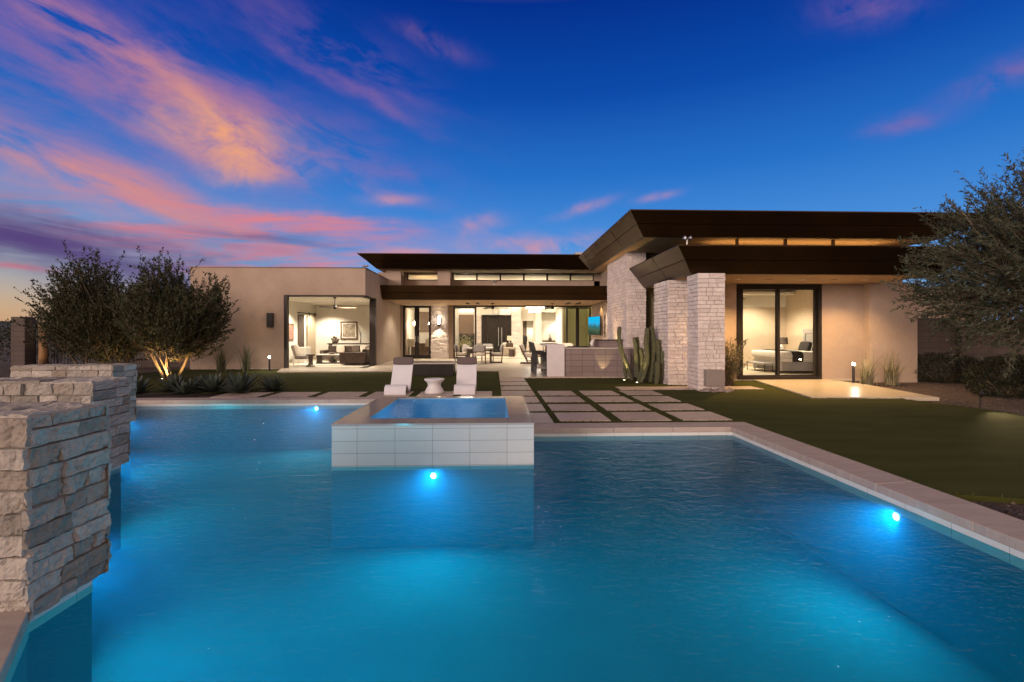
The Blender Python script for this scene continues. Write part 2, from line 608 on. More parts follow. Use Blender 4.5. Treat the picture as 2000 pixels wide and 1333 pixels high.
M['paver'] = m_travertine('travertine_paver', (0.47, 0.38, 0.31), (0.36, 0.28, 0.23))
M['patio'] = m_travertine('travertine_patio', (0.50, 0.43, 0.34), (0.40, 0.335, 0.26), 0.36, (1.2, 0.6))
M['coping'] = m_travertine('travertine_coping', (0.45, 0.37, 0.32), (0.34, 0.27, 0.235), 0.6, None)
M['slab'] = pm('smooth_pale_slab', (0.50, 0.44, 0.33), (0.43, 0.37, 0.275), 1.6, 0.3, bs=0.06, bscale=50, stretch=(1, 3, 1), rvar=0.16)


def m_tile(name, w, h, c1, c2, cm, rough, mortar=0.004, flat=False, off=(0, 0), bs=0.3):
    m, nt, b = new_mat(name)
    if flat:
        x, y, z = sep(nt, obj_co(nt))
        co = combine(nt, x + off[0], y + off[1], 0.0)
    else:
        x, y, z = sep(nt, obj_co(nt))
        co = combine(nt, x + y + off[0], z + off[1], 0.0)
    br = brick(nt, co, w, h, mortar, 0.0, c1, c2, cm)
    f = noise_tex(nt, obj_co(nt), 14, 5, 0.6)
    fine = noise_tex(nt, obj_co(nt), 120, 3, 0.6)
    col = mixc(nt, f * 0.35, br.outputs[0], tuple(x * 0.8 for x in c2))
    nt.links.new(col, b.inputs['Base Color'])
    b.inputs['Roughness'].default_value = rough
    bump(nt, b, S(nt, br.outputs['Fac']) * -0.8 + fine * 0.25, bs, 0.01)
    return m


M['spa_tile'] = m_tile('grey_white_spa_tile', 0.456, 0.15, (0.49, 0.515, 0.525), (0.44, 0.465, 0.475), (0.20, 0.205, 0.21), 0.35, 0.0035, off=(-0.09, 0.06))
M['spa_rim'] = m_tile('wet_spa_rim_tile', 0.456, 0.6, (0.36, 0.34, 0.345), (0.33, 0.31, 0.315), (0.22, 0.21, 0.21), 0.09, 0.003, flat=True, bs=0.06)
M['block'] = m_tile('brown_grey_masonry_block', 0.40, 0.2, (0.235, 0.185, 0.175), (0.20, 0.155, 0.148), (0.10, 0.08, 0.075), 0.9, 0.007, off=(0.07, 0.02), bs=0.6)
M['wall_block'] = m_tile('garden_wall_block', 0.41, 0.205, (0.085, 0.064, 0.056), (0.072, 0.055, 0.048), (0.04, 0.03, 0.027), 0.9, 0.008, bs=0.6)  # base colour darkened to carry the shade of the trees
M['waterline'] = m_tile('pale_waterline_tile', 0.45, 0.3, (0.66, 0.66, 0.64), (0.62, 0.62, 0.60), (0.36, 0.36, 0.35), 0.25, 0.003)
M['interior_floor'] = M['patio']


def m_basin():
    m, nt, b = new_mat('blue_pebble_plaster')
    co = obj_co(nt)
    f = noise_tex(nt, co, 1.1, 5, 0.6) * 0.7 + noise_tex(nt, co, 90, 3, 0.7) * 0.3
    nt.links.new(ramp(nt, f, [(0.3, (0.006, 0.19, 0.29)), (0.7, (0.012, 0.25, 0.35))]), b.inputs['Base Color'])
    b.inputs['Roughness'].default_value = 0.9
    return m


M['basin'] = m_basin()


def m_water(name, tint, bscale, bstr, rough, fine=1.0, ior=1.14, sheen=(0.55, 0.74, 1.0)):
    m = bpy.data.materials.new(name)
    m.use_nodes = True
    nt = m.node_tree
    nt.nodes.clear()
    co = obj_co(nt)
    mp = node(nt, 'ShaderNodeMapping')
    mp.inputs['Scale'].default_value = (1.0, 1.7, 1.0)
    mp.inputs['Rotation'].default_value = (0, 0, 0.25)
    nt.links.new(co, mp.inputs['Vector'])
    h = noise_tex(nt, mp.outputs[0], bscale, 3, 0.5, 0.6) + noise_tex(nt, mp.outputs[0], bscale * 4.3, 2, 0.5, 0.4) * 0.28 * fine
    bp = node(nt, 'ShaderNodeBump')
    bp.inputs['Strength'].default_value = bstr
    bp.inputs['Distance'].default_value = 0.05
    put(nt, bp.inputs['Height'], h)
    tr = node(nt, 'ShaderNodeBsdfTransparent')
    tr.inputs[0].default_value = (*tint, 1)
    gl = node(nt, 'ShaderNodeBsdfGlossy')
    gl.inputs['Roughness'].default_value = rough
    gl.inputs[0].default_value = (*sheen, 1)
    nt.links.new(bp.outputs[0], gl.inputs['Normal'])
    fr = node(nt, 'ShaderNodeFresnel')
    fr.inputs[0].default_value = ior
    nt.links.new(bp.outputs[0], fr.inputs['Normal'])
    mx = node(nt, 'ShaderNodeMixShader')
    nt.links.new(fr.outputs[0], mx.inputs[0])
    nt.links.new(tr.outputs[0], mx.inputs[1])
    nt.links.new(gl.outputs[0], mx.inputs[2])
    o = node(nt, 'ShaderNodeOutputMaterial')
    nt.links.new(mx.outputs[0], o.inputs[0])
    return m


M['water'] = m_water('pool_water', (0.72, 0.94, 1.0), 4.2, 0.34, 0.045, 1.9)


def water_volume(m, dens, col, absorb):
    nt = m.node_tree
    o = [q for q in nt.nodes if q.type == 'OUTPUT_MATERIAL'][0]
    vs = node(nt, 'ShaderNodeVolumeScatter')
    vs.inputs['Color'].default_value = (*col, 1)
    vs.inputs['Density'].default_value = dens
    vs.inputs['Anisotropy'].default_value = 0.2
    va = node(nt, 'ShaderNodeVolumeAbsorption')
    va.inputs['Color'].default_value = (*absorb, 1)
    va.inputs['Density'].default_value = 0.12
    ad = node(nt, 'ShaderNodeAddShader')
    nt.links.new(vs.outputs[0], ad.inputs[0])
    nt.links.new(va.outputs[0], ad.inputs[1])
    nt.links.new(ad.outputs[0], o.inputs['Volume'])


M['water_body'] = bpy.data.materials.new('pool_water_body')
M['water_body'].use_nodes = True
_nt = M['water_body'].node_tree
_nt.nodes.clear()
_t = node(_nt, 'ShaderNodeBsdfTransparent')
_o = node(_nt, 'ShaderNodeOutputMaterial')
_nt.links.new(_t.outputs[0], _o.inputs[0])
for _m in (M['water'], M['water_body']):
    water_volume(_m, 0.18, (0.002, 0.40, 0.88), (0.02, 0.70, 0.97))
M['spa_water'] = m_water('spa_water', (0.35, 0.82, 1.0), 5.5, 1.0, 0.03, 1.2, 1.17, (.6, .8, 1))


def m_glass(name, tint=(0.95, 0.95, 0.93), ior=1.45, rough=0.0):
    m = bpy.data.materials.new(name)
    m.use_nodes = True
    nt = m.node_tree
    nt.nodes.clear()
    tr = node(nt, 'ShaderNodeBsdfTransparent')
    tr.inputs[0].default_value = (*tint, 1)
    gl = node(nt, 'ShaderNodeBsdfGlossy')
    gl.inputs['Roughness'].default_value = rough
    fr = node(nt, 'ShaderNodeFresnel')
    fr.inputs[0].default_value = ior
    mx = node(nt, 'ShaderNodeMixShader')
    nt.links.new(fr.outputs[0], mx.inputs[0])
    nt.links.new(tr.outputs[0], mx.inputs[1])
    nt.links.new(gl.outputs[0], mx.inputs[2])
    o = node(nt, 'ShaderNodeOutputMaterial')
    nt.links.new(mx.outputs[0], o.inputs[0])
    return m


M['glass'] = m_glass('clear_pane')
M['glass_dark'] = m_glass('tinted_pane', (0.55, 0.60, 0.50), 1.5)
WARM = (1.0, 0.87, 0.68)
AMBER = (1.0, 0.60, 0.24)
M['e_down'] = emit('lit_downlight', (1.0, 0.90, 0.70), 50.0)
M['e_lamp'] = emit('lit_lamp', (1.0, 0.82, 0.55), 70.0)
M['e_lamp_strong'] = emit('lit_lamp_strong', (1.0, 0.86, 0.64), 120.0)
M['e_bar'] = emit('lit_linear_lamp', (1.0, 0.95, 0.85), 14.0)
M['e_bulb'] = emit('lit_bulb', (1.0, 0.90, 0.72), 50.0)
M['e_pool'] = emit('lit_pool_lamp', (0.45, 1.0, 0.92), 14.0)
M['e_uplight'] = emit('lit_uplight', (1.0, 0.84, 0.52), 14.0)


def m_screen():
    m = bpy.data.materials.new('lit_screen')
    m.use_nodes = True
    nt = m.node_tree
    nt.nodes.clear()
    x, y, z = sep(nt, obj_co(nt))
    n1 = noise_tex(nt, combine(nt, (x + y) * 14.0, z * 3.0, 0.0), 1.0, 4)
    n2 = noise_tex(nt, combine(nt, (x + y) * 2.2, z * 1.4, 4.0), 1.0, 5)
    h = z + 0.56 + (n1 - 0.5) * 0.30 + (n2 - 0.5) * 0.5
    col = ramp(nt, h, [(0.15, (0.03, 0.05, 0.03)), (0.35, (0.06, 0.11, 0.06)), (0.48, (0.02, 0.12, 0.13)), (0.58, (0.05, 0.20, 0.30)), (0.64, (0.02, 0.34, 0.60)), (1.0, (0.0, 0.42, 0.72))])
    e = node(nt, 'ShaderNodeEmission')
    nt.links.new(col, e.inputs[0])
    e.inputs[1].default_value = 1.3
    o = node(nt, 'ShaderNodeOutputMaterial')
    nt.links.new(e.outputs[0], o.inputs[0])
    return m


M['screen'] = m_screen()
# ---------------------------------------------------------------- sky, sun, camera
def build_world():
    w = bpy.data.worlds.new('World')
    SC.world = w
    w.use_nodes = True
    nt = w.node_tree
    nt.nodes.clear()
    d = node(nt, 'ShaderNodeTexCoord').outputs['Generated']
    x, y, z = sep(nt, d)
    az = x.f('ARCTAN2', y)                 # radians east of the house axis
    el = z.f('ARCSINE')                       # elevation
    # evening gradient by elevation: warm rim in the west (left), clear blue elsewhere
    e = (el / 1.2).clamp()
    cool = ramp(nt, e, [(0.0, (0.28, 0.40, 0.62)), (0.08, (0.16, 0.38, 0.74)), (0.17, (0.060, 0.26, 0.69)),
                        (0.26, (0.020, 0.165, 0.58)), (0.38, (0.004, 0.070, 0.40)), (0.50, (0.0012, 0.030, 0.27)), (0.66, (0.28, 0.20, 0.21)), (1.0, (0.45, 0.36, 0.32))])
    warm = ramp(nt, e, [(0.0, (0.62, 0.33, 0.17)), (0.035, (0.58, 0.40, 0.25)), (0.08, (0.40, 0.43, 0.46)), (0.15, (0.19, 0.33, 0.60)),
                        (0.24, (0.04, 0.17, 0.55)), (0.38, (0.006, 0.075, 0.42)), (0.50, (0.002, 0.035, 0.30)), (0.66, (0.30, 0.21, 0.21)), (1.0, (0.45, 0.36, 0.32))])
    wf = ((az * -1.0 - 0.22) / 0.55).clamp()
    sky = mixc(nt, wf, cool, warm)

    # wind-drawn cloud texture: streaks running slightly downhill to the right
    def streak(rot, sx, sy, seed, detail=6, rough=0.6, dist=0.5):
        c, s = math.cos(rot), math.sin(rot)
        u = (az * c + el * s) * sx
        v = (el * c - az * s) * sy
        return noise_tex(nt, combine(nt, u, v, seed), 1.0, detail, rough, dist)
    wob1 = noise_tex(nt, combine(nt, az * 5.0, el * 7.0, 3.0), 1.0, 4, 0.6) - 0.5
    wob2 = noise_tex(nt, combine(nt, az * 5.0, el * 7.0, 9.0), 1.0, 4, 0.6) - 0.5
    fa = streak(-0.25, 5.0, 17.0, 1.3, 7, 0.6, 0.3)
    fb = streak(0.05, 4.0, 34.0, 5.1, 7, 0.62, 0.4)
    fc = streak(-0.12, 11.0, 16.0, 8.7, 7, 0.62, 0.45)

    f0, th = 940.0, math.atan(35 / 940)

    def blob(px, py, sx, sy, ang, amp, tex, cut=0.36, gain=3.4, wob=0.10):
        """a bank of cloud centred on a direction; sx, sy its half-sizes in milliradians"""
        a0 = math.atan((px - 1000) / f0) + th
        e0 = math.atan((652 - py) / f0 * math.cos(a0 - th))
        k = math.cos(a0 - th)
        sx, sy = sx * k / 940, sy * k / 940
        c, s = math.cos(R(-ang)), math.sin(R(-ang))
        da = az - a0 + wob1 * wob
        de = el - e0 + wob2 * wob * 0.7
        u = (da * c + de * s) * (1 / sx)
        v = (de * c - da * s) * (1 / sy)
        g = (u * u + v * v) * -1.0
        g = g.f('EXPONENT')
        t = ((tex - cut) * gain).clamp()
        return (g * t * amp).clamp()

    def layer(base, masks, col):
        m = masks[0]
        for q in masks[1:]:
            m = m + q - m * q
        return mixc(nt, m.clamp(), base, col)

    # high mauve veils
    sky = layer(sky, [blob(150, 110, 400, 120, 14, 0.9, fa, .38), blob(480, 215, 280, 48, 14, 0.7, fa, .40), blob(640, 95, 190, 36, 17, 0.65, fa, 0.40),
                      blob(690, 178, 160, 13, 19, 0.6, fa, 0.34), blob(1690, 8, 80, 30, 6, 0.55, fc, 0.40), blob(1965, 150, 80, 24, -8, 0.5, fc, 0.38, wob=.05),
                      blob(1770, 243, 55, 16, 0, 0.55, fc, 0.34, wob=.05), blob(780, 333, 40, 16, 0, 0.5, fc, 0.34, wob=.04)], (0.30, 0.145, 0.36))
    # lit pink banks
    sky = layer(sky, [blob(130, 330, 360, 48, 16, 0.95, fa, 0.34), blob(430, 255, 190, 34, 12, 0.7, fa, 0.36), blob(250, 110, 330, 30, 15, 0.6, fa, 0.40), blob(120, 40, 220, 26, 14, 0.55, fa, 0.38), blob(520, 330, 220, 18, 6, 0.5, fa, 0.38),
                      blob(450, 412, 300, 22, 4, 0.8, fb, 0.38), blob(400, 470, 380, 50, 2, 0.75, fb, 0.42), blob(845, 85, 60, 14, 14, 0.35, fc, 0.38, wob=.06),
                      blob(240, 360, 250, 45, 14, 0.9, fa, 0.32)], (0.62, 0.245, 0.27))
    # brightest orange patches
    sky = layer(sky, [blob(435, 270, 115, 44, 8, 1.0, fc, 0.32, 4.0), blob(400, 215, 80, 35, 25, 0.6, fc, 0.36), blob(100, 330, 260, 24, 14, 0.55, fa, 0.40),
                      blob(470, 325, 60, 26, 0, 0.6, fc, 0.34)], (0.86, 0.37, 0.20))
    sky = layer(sky, [blob(500, 500, 330, 24, 0, 0.95, fb, 0.44, 5), blob(560, 428, 200, 14, 0, 0.95, fb, 0.38, 5), blob(230, 440, 220, 16, 3, 0.8, fb, 0.42, 5),
                      blob(600, 455, 160, 18, -3, 0.9, fb, 0.40, 5), blob(40, 523, 60, 6, 5, 0.8, fb, 0.3, wob=.03)], (0.72, 0.22, 0.25))
    # dark mauve undersides low in the west
    fd = streak(-0.06, 3.2, 26.0, 14.2, 7, 0.6, 0.5)
    sky = layer(sky, [blob(60, 476, 340, 50, 12, 1.0, fd, 0.20), blob(280, 495, 300, 30, 6, 0.9, fd, 0.32), blob(520, 470, 200, 16, 2, 0.7, fd, 0.42)], (0.095, 0.060, 0.20))
    # small far tufts over the roofs
    sky = layer(sky, [blob(1060, 480, 150, 18, 0, 0.75, fc, 0.34, wob=.05), blob(935, 440, 44, 18, -10, 0.5, fc, 0.36, wob=.05), blob(765, 392, 46, 10, -5, 0.6, fc, 0.28, wob=.04),
                      blob(1140, 406, 50, 9, -14, 0.42, fc, 0.30, wob=.04), blob(1283, 385, 34, 7, -8, 0.38, fc, 0.30, wob=.03), blob(800, 491, 70, 9, 0, 0.7, fb, 0.30, wob=.03)], (0.70, 0.30, 0.32))

    # the sunset itself lies behind the photographer
    back = ((y * -1.0 - 0.05) / 0.6).clamp()
    glow = ramp(nt, e, [(0.0, (2.0, 1.05, 0.62)), (0.10, (1.9, 1.25, 0.92)), (0.25, (1.35, 0.98, 0.82)), (0.50, (0.90, 0.70, 0.61)), (1.0, (0.45, 0.36, 0.32))])
    sky = mixc(nt, back, sky, glow)
    below = (z * -12.0).clamp()
    sky = mixc(nt, below, sky, (0.03, 0.025, 0.02))
    bg = node(nt, 'ShaderNodeBackground')
    nt.links.new(sky, bg.inputs[0])
    bg.inputs[1].default_value = 1.0
    o = node(nt, 'ShaderNodeOutputWorld')
    nt.links.new(bg.outputs[0], o.inputs[0])
    w.cycles.sampling_method = 'MANUAL'
    w.cycles.sample_map_resolution = 1024


build_world()

sun = bpy.data.lights.new('afterglow_sun', 'SUN')
sun.energy = 2.5
sun.angle = R(22)
sun.color = (1.0, 0.79, 0.69)
so = bpy.data.objects.new('afterglow_sun', sun)
COL.objects.link(so)
so.rotation_euler = Vector((0.75, 1.0, -0.14)).to_track_quat('-Z', 'Y').to_euler()

cam = bpy.data.cameras.new('camera')
cam.lens = 16.92
cam.sensor_width = 36
cam.shift_y = -0.00725
cam.clip_end = 3000
cam.clip_start = 0.05
co = bpy.data.objects.new('camera', cam)
COL.objects.link(co)
co.location = (0, 0, 1.5)
co.rotation_euler = (R(90), 0, -math.atan(35 / 940))
SC.camera = co

SC.view_settings.view_transform = 'Standard'
SC.view_settings.look = 'None'
SC.view_settings.exposure = 0
SC.view_settings.gamma = 1
SC.cycles.use_denoising = True
SC.cycles.max_bounces = 8
SC.cycles.transparent_max_bounces = 16
SC.cycles.diffuse_bounces = 4
SC.cycles.caustics_reflective = False
SC.cycles.caustics_refractive = False
SC.cycles.sample_clamp_indirect = 4.0
SC.cycles.use_light_tree = True
# ---------------------------------------------------------------- the setting
F = 0.04                      # finished floor of patio and house
WZ = -0.12                    # pool water level
PB = 0.98                     # depth of the pool below the water


def flat(name, outer, holes, z, mat, kind='structure'):
    loops = [outer] + holes
    flatv = [p for l in loops for p in l]
    tri = tessellate_polygon([[Vector((x, y, 0)) for x, y in l] for l in loops])
    mb = MB()
    fs = []
    for t in tri:
        a, b, c = [Vector((*flatv[i], 0)) for i in t]
        fs.append(t if (b - a).cross(c - a).z > 0 else t[::-1])
    mb.add([(x, y, z) for x, y in flatv], fs)
    return tag(mb.build(name, mat, origin=(0, 0, z)), kind=kind)


def edge_x(y):                # the slanting west edge of the pool
    return -2.60 - 0.690 * (y - 2.78)


POOL = [(edge_x(0.75), 0.75), (3.80, 0.75), (3.80, 7.55), (-0.95, 7.55), (-0.95, 11.02), (edge_x(11.02), 11.02)]
CW = 0.42


def offset_poly(poly, d):
    n = len(poly)
    out = []
    for i in range(n):
        p0, p1, p2 = Vector(poly[i - 1]), Vector(poly[i]), Vector(poly[(i + 1) % n])
        a, b = (p1 - p0).normalized(), (p2 - p1).normalized()
        na, nb = Vector((a.y, -a.x)), Vector((b.y, -b.x))
        k = (na + nb) / (1 + na.dot(nb))
        q = p1 + k * d
        out.append((q.x, q.y))
    return out


COPE = offset_poly(POOL, CW)
flat('ground', [(-900, -300), (900, -300), (900, 1200), (-900, 1200)], [COPE], -0.05, M['gravel'])

# pool basin: floor and walls seen from inside
mb = MB()
zb = WZ - PB
n = len(POOL)
tri = tessellate_polygon([[Vector((x, y, 0)) for x, y in POOL]])
mb.add([(x, y, zb) for x, y in POOL], [t if (Vector(POOL[t[1]]) - Vector(POOL[t[0]])).to_3d().cross((Vector(POOL[t[2]]) - Vector(POOL[t[0]])).to_3d()).z > 0 else t[::-1] for t in tri])
for i in range(n):
    a, b = POOL[i], POOL[(i + 1) % n]
    mb.quad((*a, -0.07), (*b, -0.07), (*b, zb), (*a, zb))
tag(mb.build('pool_basin', M['basin'], origin=(0, 0, 0)), kind='structure')

# pale tile band at the waterline, 6 mm proud of the plaster
mb = MB()
INN = offset_poly(POOL, -0.006)
for i in range(n):
    a, b = INN[i], INN[(i + 1) % n]
    mb.quad((*a, -0.068), (*b, -0.068), (*b, WZ - 0.075), (*a, WZ - 0.075))
tag(mb.build('waterline_tile', M['waterline'], origin=(0, 0, 0)), kind='structure')

# coping stones: individual slabs, 15 mm nose over the water
mb = MB()
NOSE = offset_poly(POOL, -0.015)
for i in range(n):
    a, b = Vector(NOSE[i]), Vector(NOSE[(i + 1) % n])
    c, d = Vector(COPE[(i + 1) % n]), Vector(COPE[i])
    L = (b - a).length
    k = max(1, round(L / 0.92))
    for j in range(k):
        g0 = 0.0 if j == 0 else 0.003 / L
        g1 = 0.0 if j == k - 1 else 0.003 / L
        t0, t1 = j / k + g0, (j + 1) / k - g1
        q = [a.lerp(b, t0), a.lerp(b, t1), d.lerp(c, t1), d.lerp(c, t0)]
        dz = random.uniform(-.0015, .0015)
        zt = 0.012 if 1 <= i <= 4 else -0.02
        mb.hexa([(p.x, p.y, zt - 0.082) for p in q], [(p.x, p.y, zt + dz) for p in q])
tag(mb.build('pool_coping', M['coping'], origin=(0, 0, 0), bevel=0.006), kind='structure')

# the water is a closed body: a rippled surface over faintly cloudy water
mb = MB()
OUT = offset_poly(POOL, 0.004)
mb.add([(x, y, WZ) for x, y in OUT] + [(x, y, zb - 0.01) for x, y in OUT], [tuple(range(n)), tuple(range(2 * n - 1, n - 1, -1))] + [(i, i + n, (i + 1) % n + n, (i + 1) % n) for i in range(n)])
wo = mb.build('pool_water', M['water'], origin=(0, 0, WZ))
wo.data.materials.append(M['water_body'])
for p in wo.data.polygons:
    p.material_index = 0 if p.normal.z > .9 else 1
tag(wo, kind='structure')

# lawn
LAWN = [(4.20, 4.36), (4.8, 4.20), (6.2, 4.35), (8.0, 5.3), (9.5, 7.2), (9.75, 9.0), (9.35, 10.86), (7.33, 10.88), (8.25, 15.0), (6.7, 15.0), (6.7, 13.4), (5.1, 13.9), (4.3, 16.5), (1.4, 16.5),
        (1.3, 19.2), (-8.3, 18.9), (-9.0, 20.5), (-13.2, 20.5), (-13.5, 13.4), (-9.4, 13.2), (-8.7, 12.9), (-6.1, 12.7), (-5.9, 11.43), (-0.55, 11.43), (-0.55, 7.95), (4.20, 7.95)]
tag(MB().prism(LAWN, -0.06, 0.0).build('lawn', M['turf'], origin=(0, 0, -0.06)), kind='structure')


def inside(p, poly):
    x, y = p
    c = False
    j = len(poly) - 1
    for i in range(len(poly)):
        xi, yi = poly[i]; xj, yj = poly[j]
        if (yi > y) != (yj > y) and x < (xj - xi) * (y - yi) / (yj - yi) + xi:
            c = not c
        j = i
    return c


# pavers ------------------------------------------------------------------
PAVERS = []                    # (name part, poly, label, group)
rows = [(8.17, 9.03), (9.28, 10.09), (10.45, 11.31), (11.60, 12.44)]
cols = [(1.12, 2.00), (2.20, 3.06), (3.26, 4.12)]
rn = ['front row nearest the pool', 'second row back from the pool', 'third row back from the pool', 'back row by the cactus bed']
cn = ['beside the stepping path', 'in the middle column', 'by the open lawn']
for r, (y0, y1) in enumerate(rows):
    for c, (x0, x1) in enumerate(cols):
        PAVERS.append(((x0, x1, y0, y1), 'square pink-beige paver %s of the grid, %s' % (cn[c], rn[r]), 'square pavers laid in a grid on the turf'))
path = [(7.99, 9.02), (9.24, 10.16), (10.42, 11.32), (11.58, 12.50), (12.75, 13.62), (13.90, 14.80), (15.02, 16.03)]
pn = ['first stepping slab at the pool coping', 'second stepping slab up from the pool coping', 'third stepping slab up from the pool, beside the spa corner', 'fourth stepping slab, midway between pool and patio',
      'third last stepping slab before the patio', 'second last stepping slab before the patio', 'last stepping slab, touching the patio edge']
for k, (y0, y1) in enumerate(path):
    PAVERS.append(((0.18, 1.0, y0, y1), 'pale %s' % pn[k], 'stepping slabs from pool to patio'))
strip = [(-6.65, -5.58), (-5.38, -4.40), (-4.20, -3.22), (-3.02, -2.05), (-1.85, -0.98), (-0.80, -0.05)]
sn = ['half under the agaves, glinting with lamplight', 'next after the agaves', 'in open turf left of the loungers', 'under the foot of the left lounger', 'under the white stool between the loungers', 'under the right lounger']
for k, (x0, x1) in enumerate(strip):
    PAVERS.append(((x0, x1, 11.50, 12.44), 'oblong paver along the pool, %s' % sn[k], 'pavers in a line behind the pool'))
PAVERS.append(((3.38, 7.25, 12.66, 13.36), 'long pale paving strip running past the stone column', None))
for (x0, x1, y0, y1), lab, grp in PAVERS:
    o = MB().box(x0, x1, y0, y1, -0.03, 0.014).build('paver', M['paver'], bevel=0.006)
    tag(o, lab, 'paver', grp)

# paving
PATIO = [(0.18, 16.12), (4.68, 16.12), (4.68, 19.5), (5.74, 19.5), (5.74, 28.05), (-5.44, 28.05), (-5.44, 20.55), (-8.9, 20.55), (-8.3, 18.70), (-4.3, 18.98), (0.10, 19.05), (0.18, 19.05)]
tag(MB().prism(PATIO, -0.05, F).build('patio', M['patio'], origin=(0, 0, 0)), kind='structure')
SLAB = [(7.36, 10.9), (10.24, 10.70), (10.72, 13.4), (10.75, 15.05), (8.28, 15.05)]
tag(MB().prism(SLAB, -0.05, F - 0.008).build('bedroom_terrace', M['slab'], origin=(0, 0, 0)), kind='structure')


# blades of turf standing along every cut edge of the lawn, no more where it lies flat
def blades():
    rnd = random.Random(5)
    mb = MB()
    rects = [p[0] for p in PAVERS]
    segs = []
    for x0, x1, y0, y1 in rects:
        segs += [((x0, y0), (x1, y0)), ((x0, y1), (x1, y1)), ((x0, y0), (x0, y1)), ((x1, y0), (x1, y1))]
    for poly in (LAWN, SLAB, PATIO):
        segs += [(poly[i - 1], poly[i]) for i in range(len(poly))]

    def put_blade(x, y):
        if not inside((x, y), LAWN) or y < 0: return
        if any(a - .003 < x < b + .003 and c - .003 < y < d + .003 for a, b, c, d in rects): return
        if inside((x, y), SLAB) or inside((x, y), PATIO): return
        h = rnd.uniform(.012, .030)
        a = rnd.uniform(0, 6.283)
        w = .0035 + .0004 * math.hypot(x, y)
        dx, dy = math.cos(a) * w, math.sin(a) * w
        lx, ly = rnd.uniform(-.012, .012), rnd.uniform(-.012, .012)
        mb.add([(x - dx, y - dy, 0), (x + dx, y + dy, 0), (x + lx, y + ly, h)], [(0, 1, 2)])

    for p, q in segs:
        p, q = Vector(p), Vector(q)
        L = (q - p).length
        if L < 1e-6: continue
        nn = Vector((-(q - p).y, (q - p).x)) / L
        for k in range(int(L * 110)):
            c = p.lerp(q, rnd.random()) + nn * rnd.uniform(-.045, .045)
            put_blade(c.x, c.y)
    tag(mb.build('turf_pile', M['turf_blade'], origin=(0, 0, 0)), kind='stuff')


blades()


def pebbles():
    rnd = random.Random(11)
    mb = MB()
    k = 0
    while k < 5200:
        if rnd.random() < 0.72:
            x, y = rnd.uniform(8.5, 20), rnd.uniform(6.5, 16)
        else:
            x, y = rnd.uniform(4.25, 9), rnd.uniform(2.6, 5.4)
        if inside((x, y), LAWN) or inside((x, y), SLAB) or (7.3 < x < 10.8 and y > 10.8): continue
        r = rnd.uniform(.010, .030) * (1.35 if rnd.random() < .1 else 1)
        vs = []
        for s in ((1, 0, 0), (0, 1, 0), (-1, 0, 0), (0, -1, 0), (0, 0, 1)):
            j = rnd.uniform(.6, 1.25)
            vs.append((x + s[0] * r * j, y + s[1] * r * j, -0.052 + s[2] * r * j * .8))
        mb.add(vs, [(0, 1, 4), (1, 2, 4), (2, 3, 4), (3, 0, 4)])
        k += 1
    tag(mb.build('loose_gravel', M['pebble'], origin=(0, 0, 0)), kind='stuff')


pebbles()


# far hills along the western horizon
def hills():
    mb = MB()
    nx, ny = 90, 10
    vs, fs = [], []
    for j in range(ny + 1):
        for i in range(nx + 1):
            t = i / nx
            az = R(-75 + 150 * t)
            d = 260 + 46 * j
            x, y = d * math.sin(az), d * math.cos(az)
            prof = math.sin(math.pi * min(1, j / 7)) if j < 4 else 1.0
            h = (13 + 9 * noise.noise(Vector((x * .006, y * .006, 3))) + 4 * noise.noise(Vector((x * .03, y * .03, 1)))) * (j / ny) ** .7
            vs.append((x, y, -0.4 + max(0, h)))
    for j in range(ny):
        for i in range(nx):
            a = j * (nx + 1) + i
            fs.append((a, a + 1, a + nx + 2, a + nx + 1))
    mb.add(vs, fs)
    tag(mb.build('hills', M['hill'], origin=(0, 300, 0)), kind='structure')


hills()
# ---------------------------------------------------------------- the house
H = empty('house', (0, 20, 0), 'low modern desert house with dark bronze roofs, tan stucco and white stone piers', 'house')


def part(name, mb, mat, parent=H, **kw):
    return mb.build(name, mat, parent, **kw)


def wall(mat, *boxes, name='wall'):
    mb = MB()
    for b in boxes: mb.box(*b)
    return part(name, mb, mat)


ST = M['stucco']
# living wing: front wall with a corner opening under a cantilevered lintel
FY = 20.6
front = MB().box(-12.7, -8.85, FY, FY + .3, -.05, 4.27).box(-8.85, -5.45, FY, FY + .3, 3.13, 4.27).box(-5.75, -5.45, FY + .3, 22.6, 3.13, 4.27)
part('wall', front, ST)
wall(ST, (-5.75, -5.45, 22.6, 28.2, -.05, 4.27))
wall(ST, (-12.7, -12.4, FY + .3, 30.5, -.05, 4.27), (-12.4, -5.45, 30.2, 30.5, -.05, 4.27))
part('parapet_cap', MB().box(-12.73, -5.42, FY - .03, FY + .33, 4.27, 4.295).box(-5.78, -5.42, FY + .33, 28.2, 4.27, 4.295).box(-12.73, -12.37, FY + .33, 30.5, 4.27, 4.295), M['bronze'])
part('roof_deck', MB().box(-12.4, -5.75, FY + .3, 30.2, 3.95, 4.05), M['concrete'])
# living room shell
WW = M['white_wall']
wall(WW, (-10.4, -10.2, FY + .3, 27.9, F, 3.13), name='interior_wall')
wall(WW, (-10.4, -5.76, 27.9, 28.0, F, 3.13), name='interior_wall')
wall(WW, (-5.79, -5.755, 22.62, 27.9, F, 3.13), (-5.755, -5.47, 22.575, 22.597, F, 3.13), name='interior_wall')
wall(WW, (-10.2, -5.76, FY + .32, 27.9, 3.13, 3.2), name='ceiling')
part('interior_floor', MB().box(-10.2, -5.76, FY - .02, 27.9, -.02, F + .006), M['patio'])
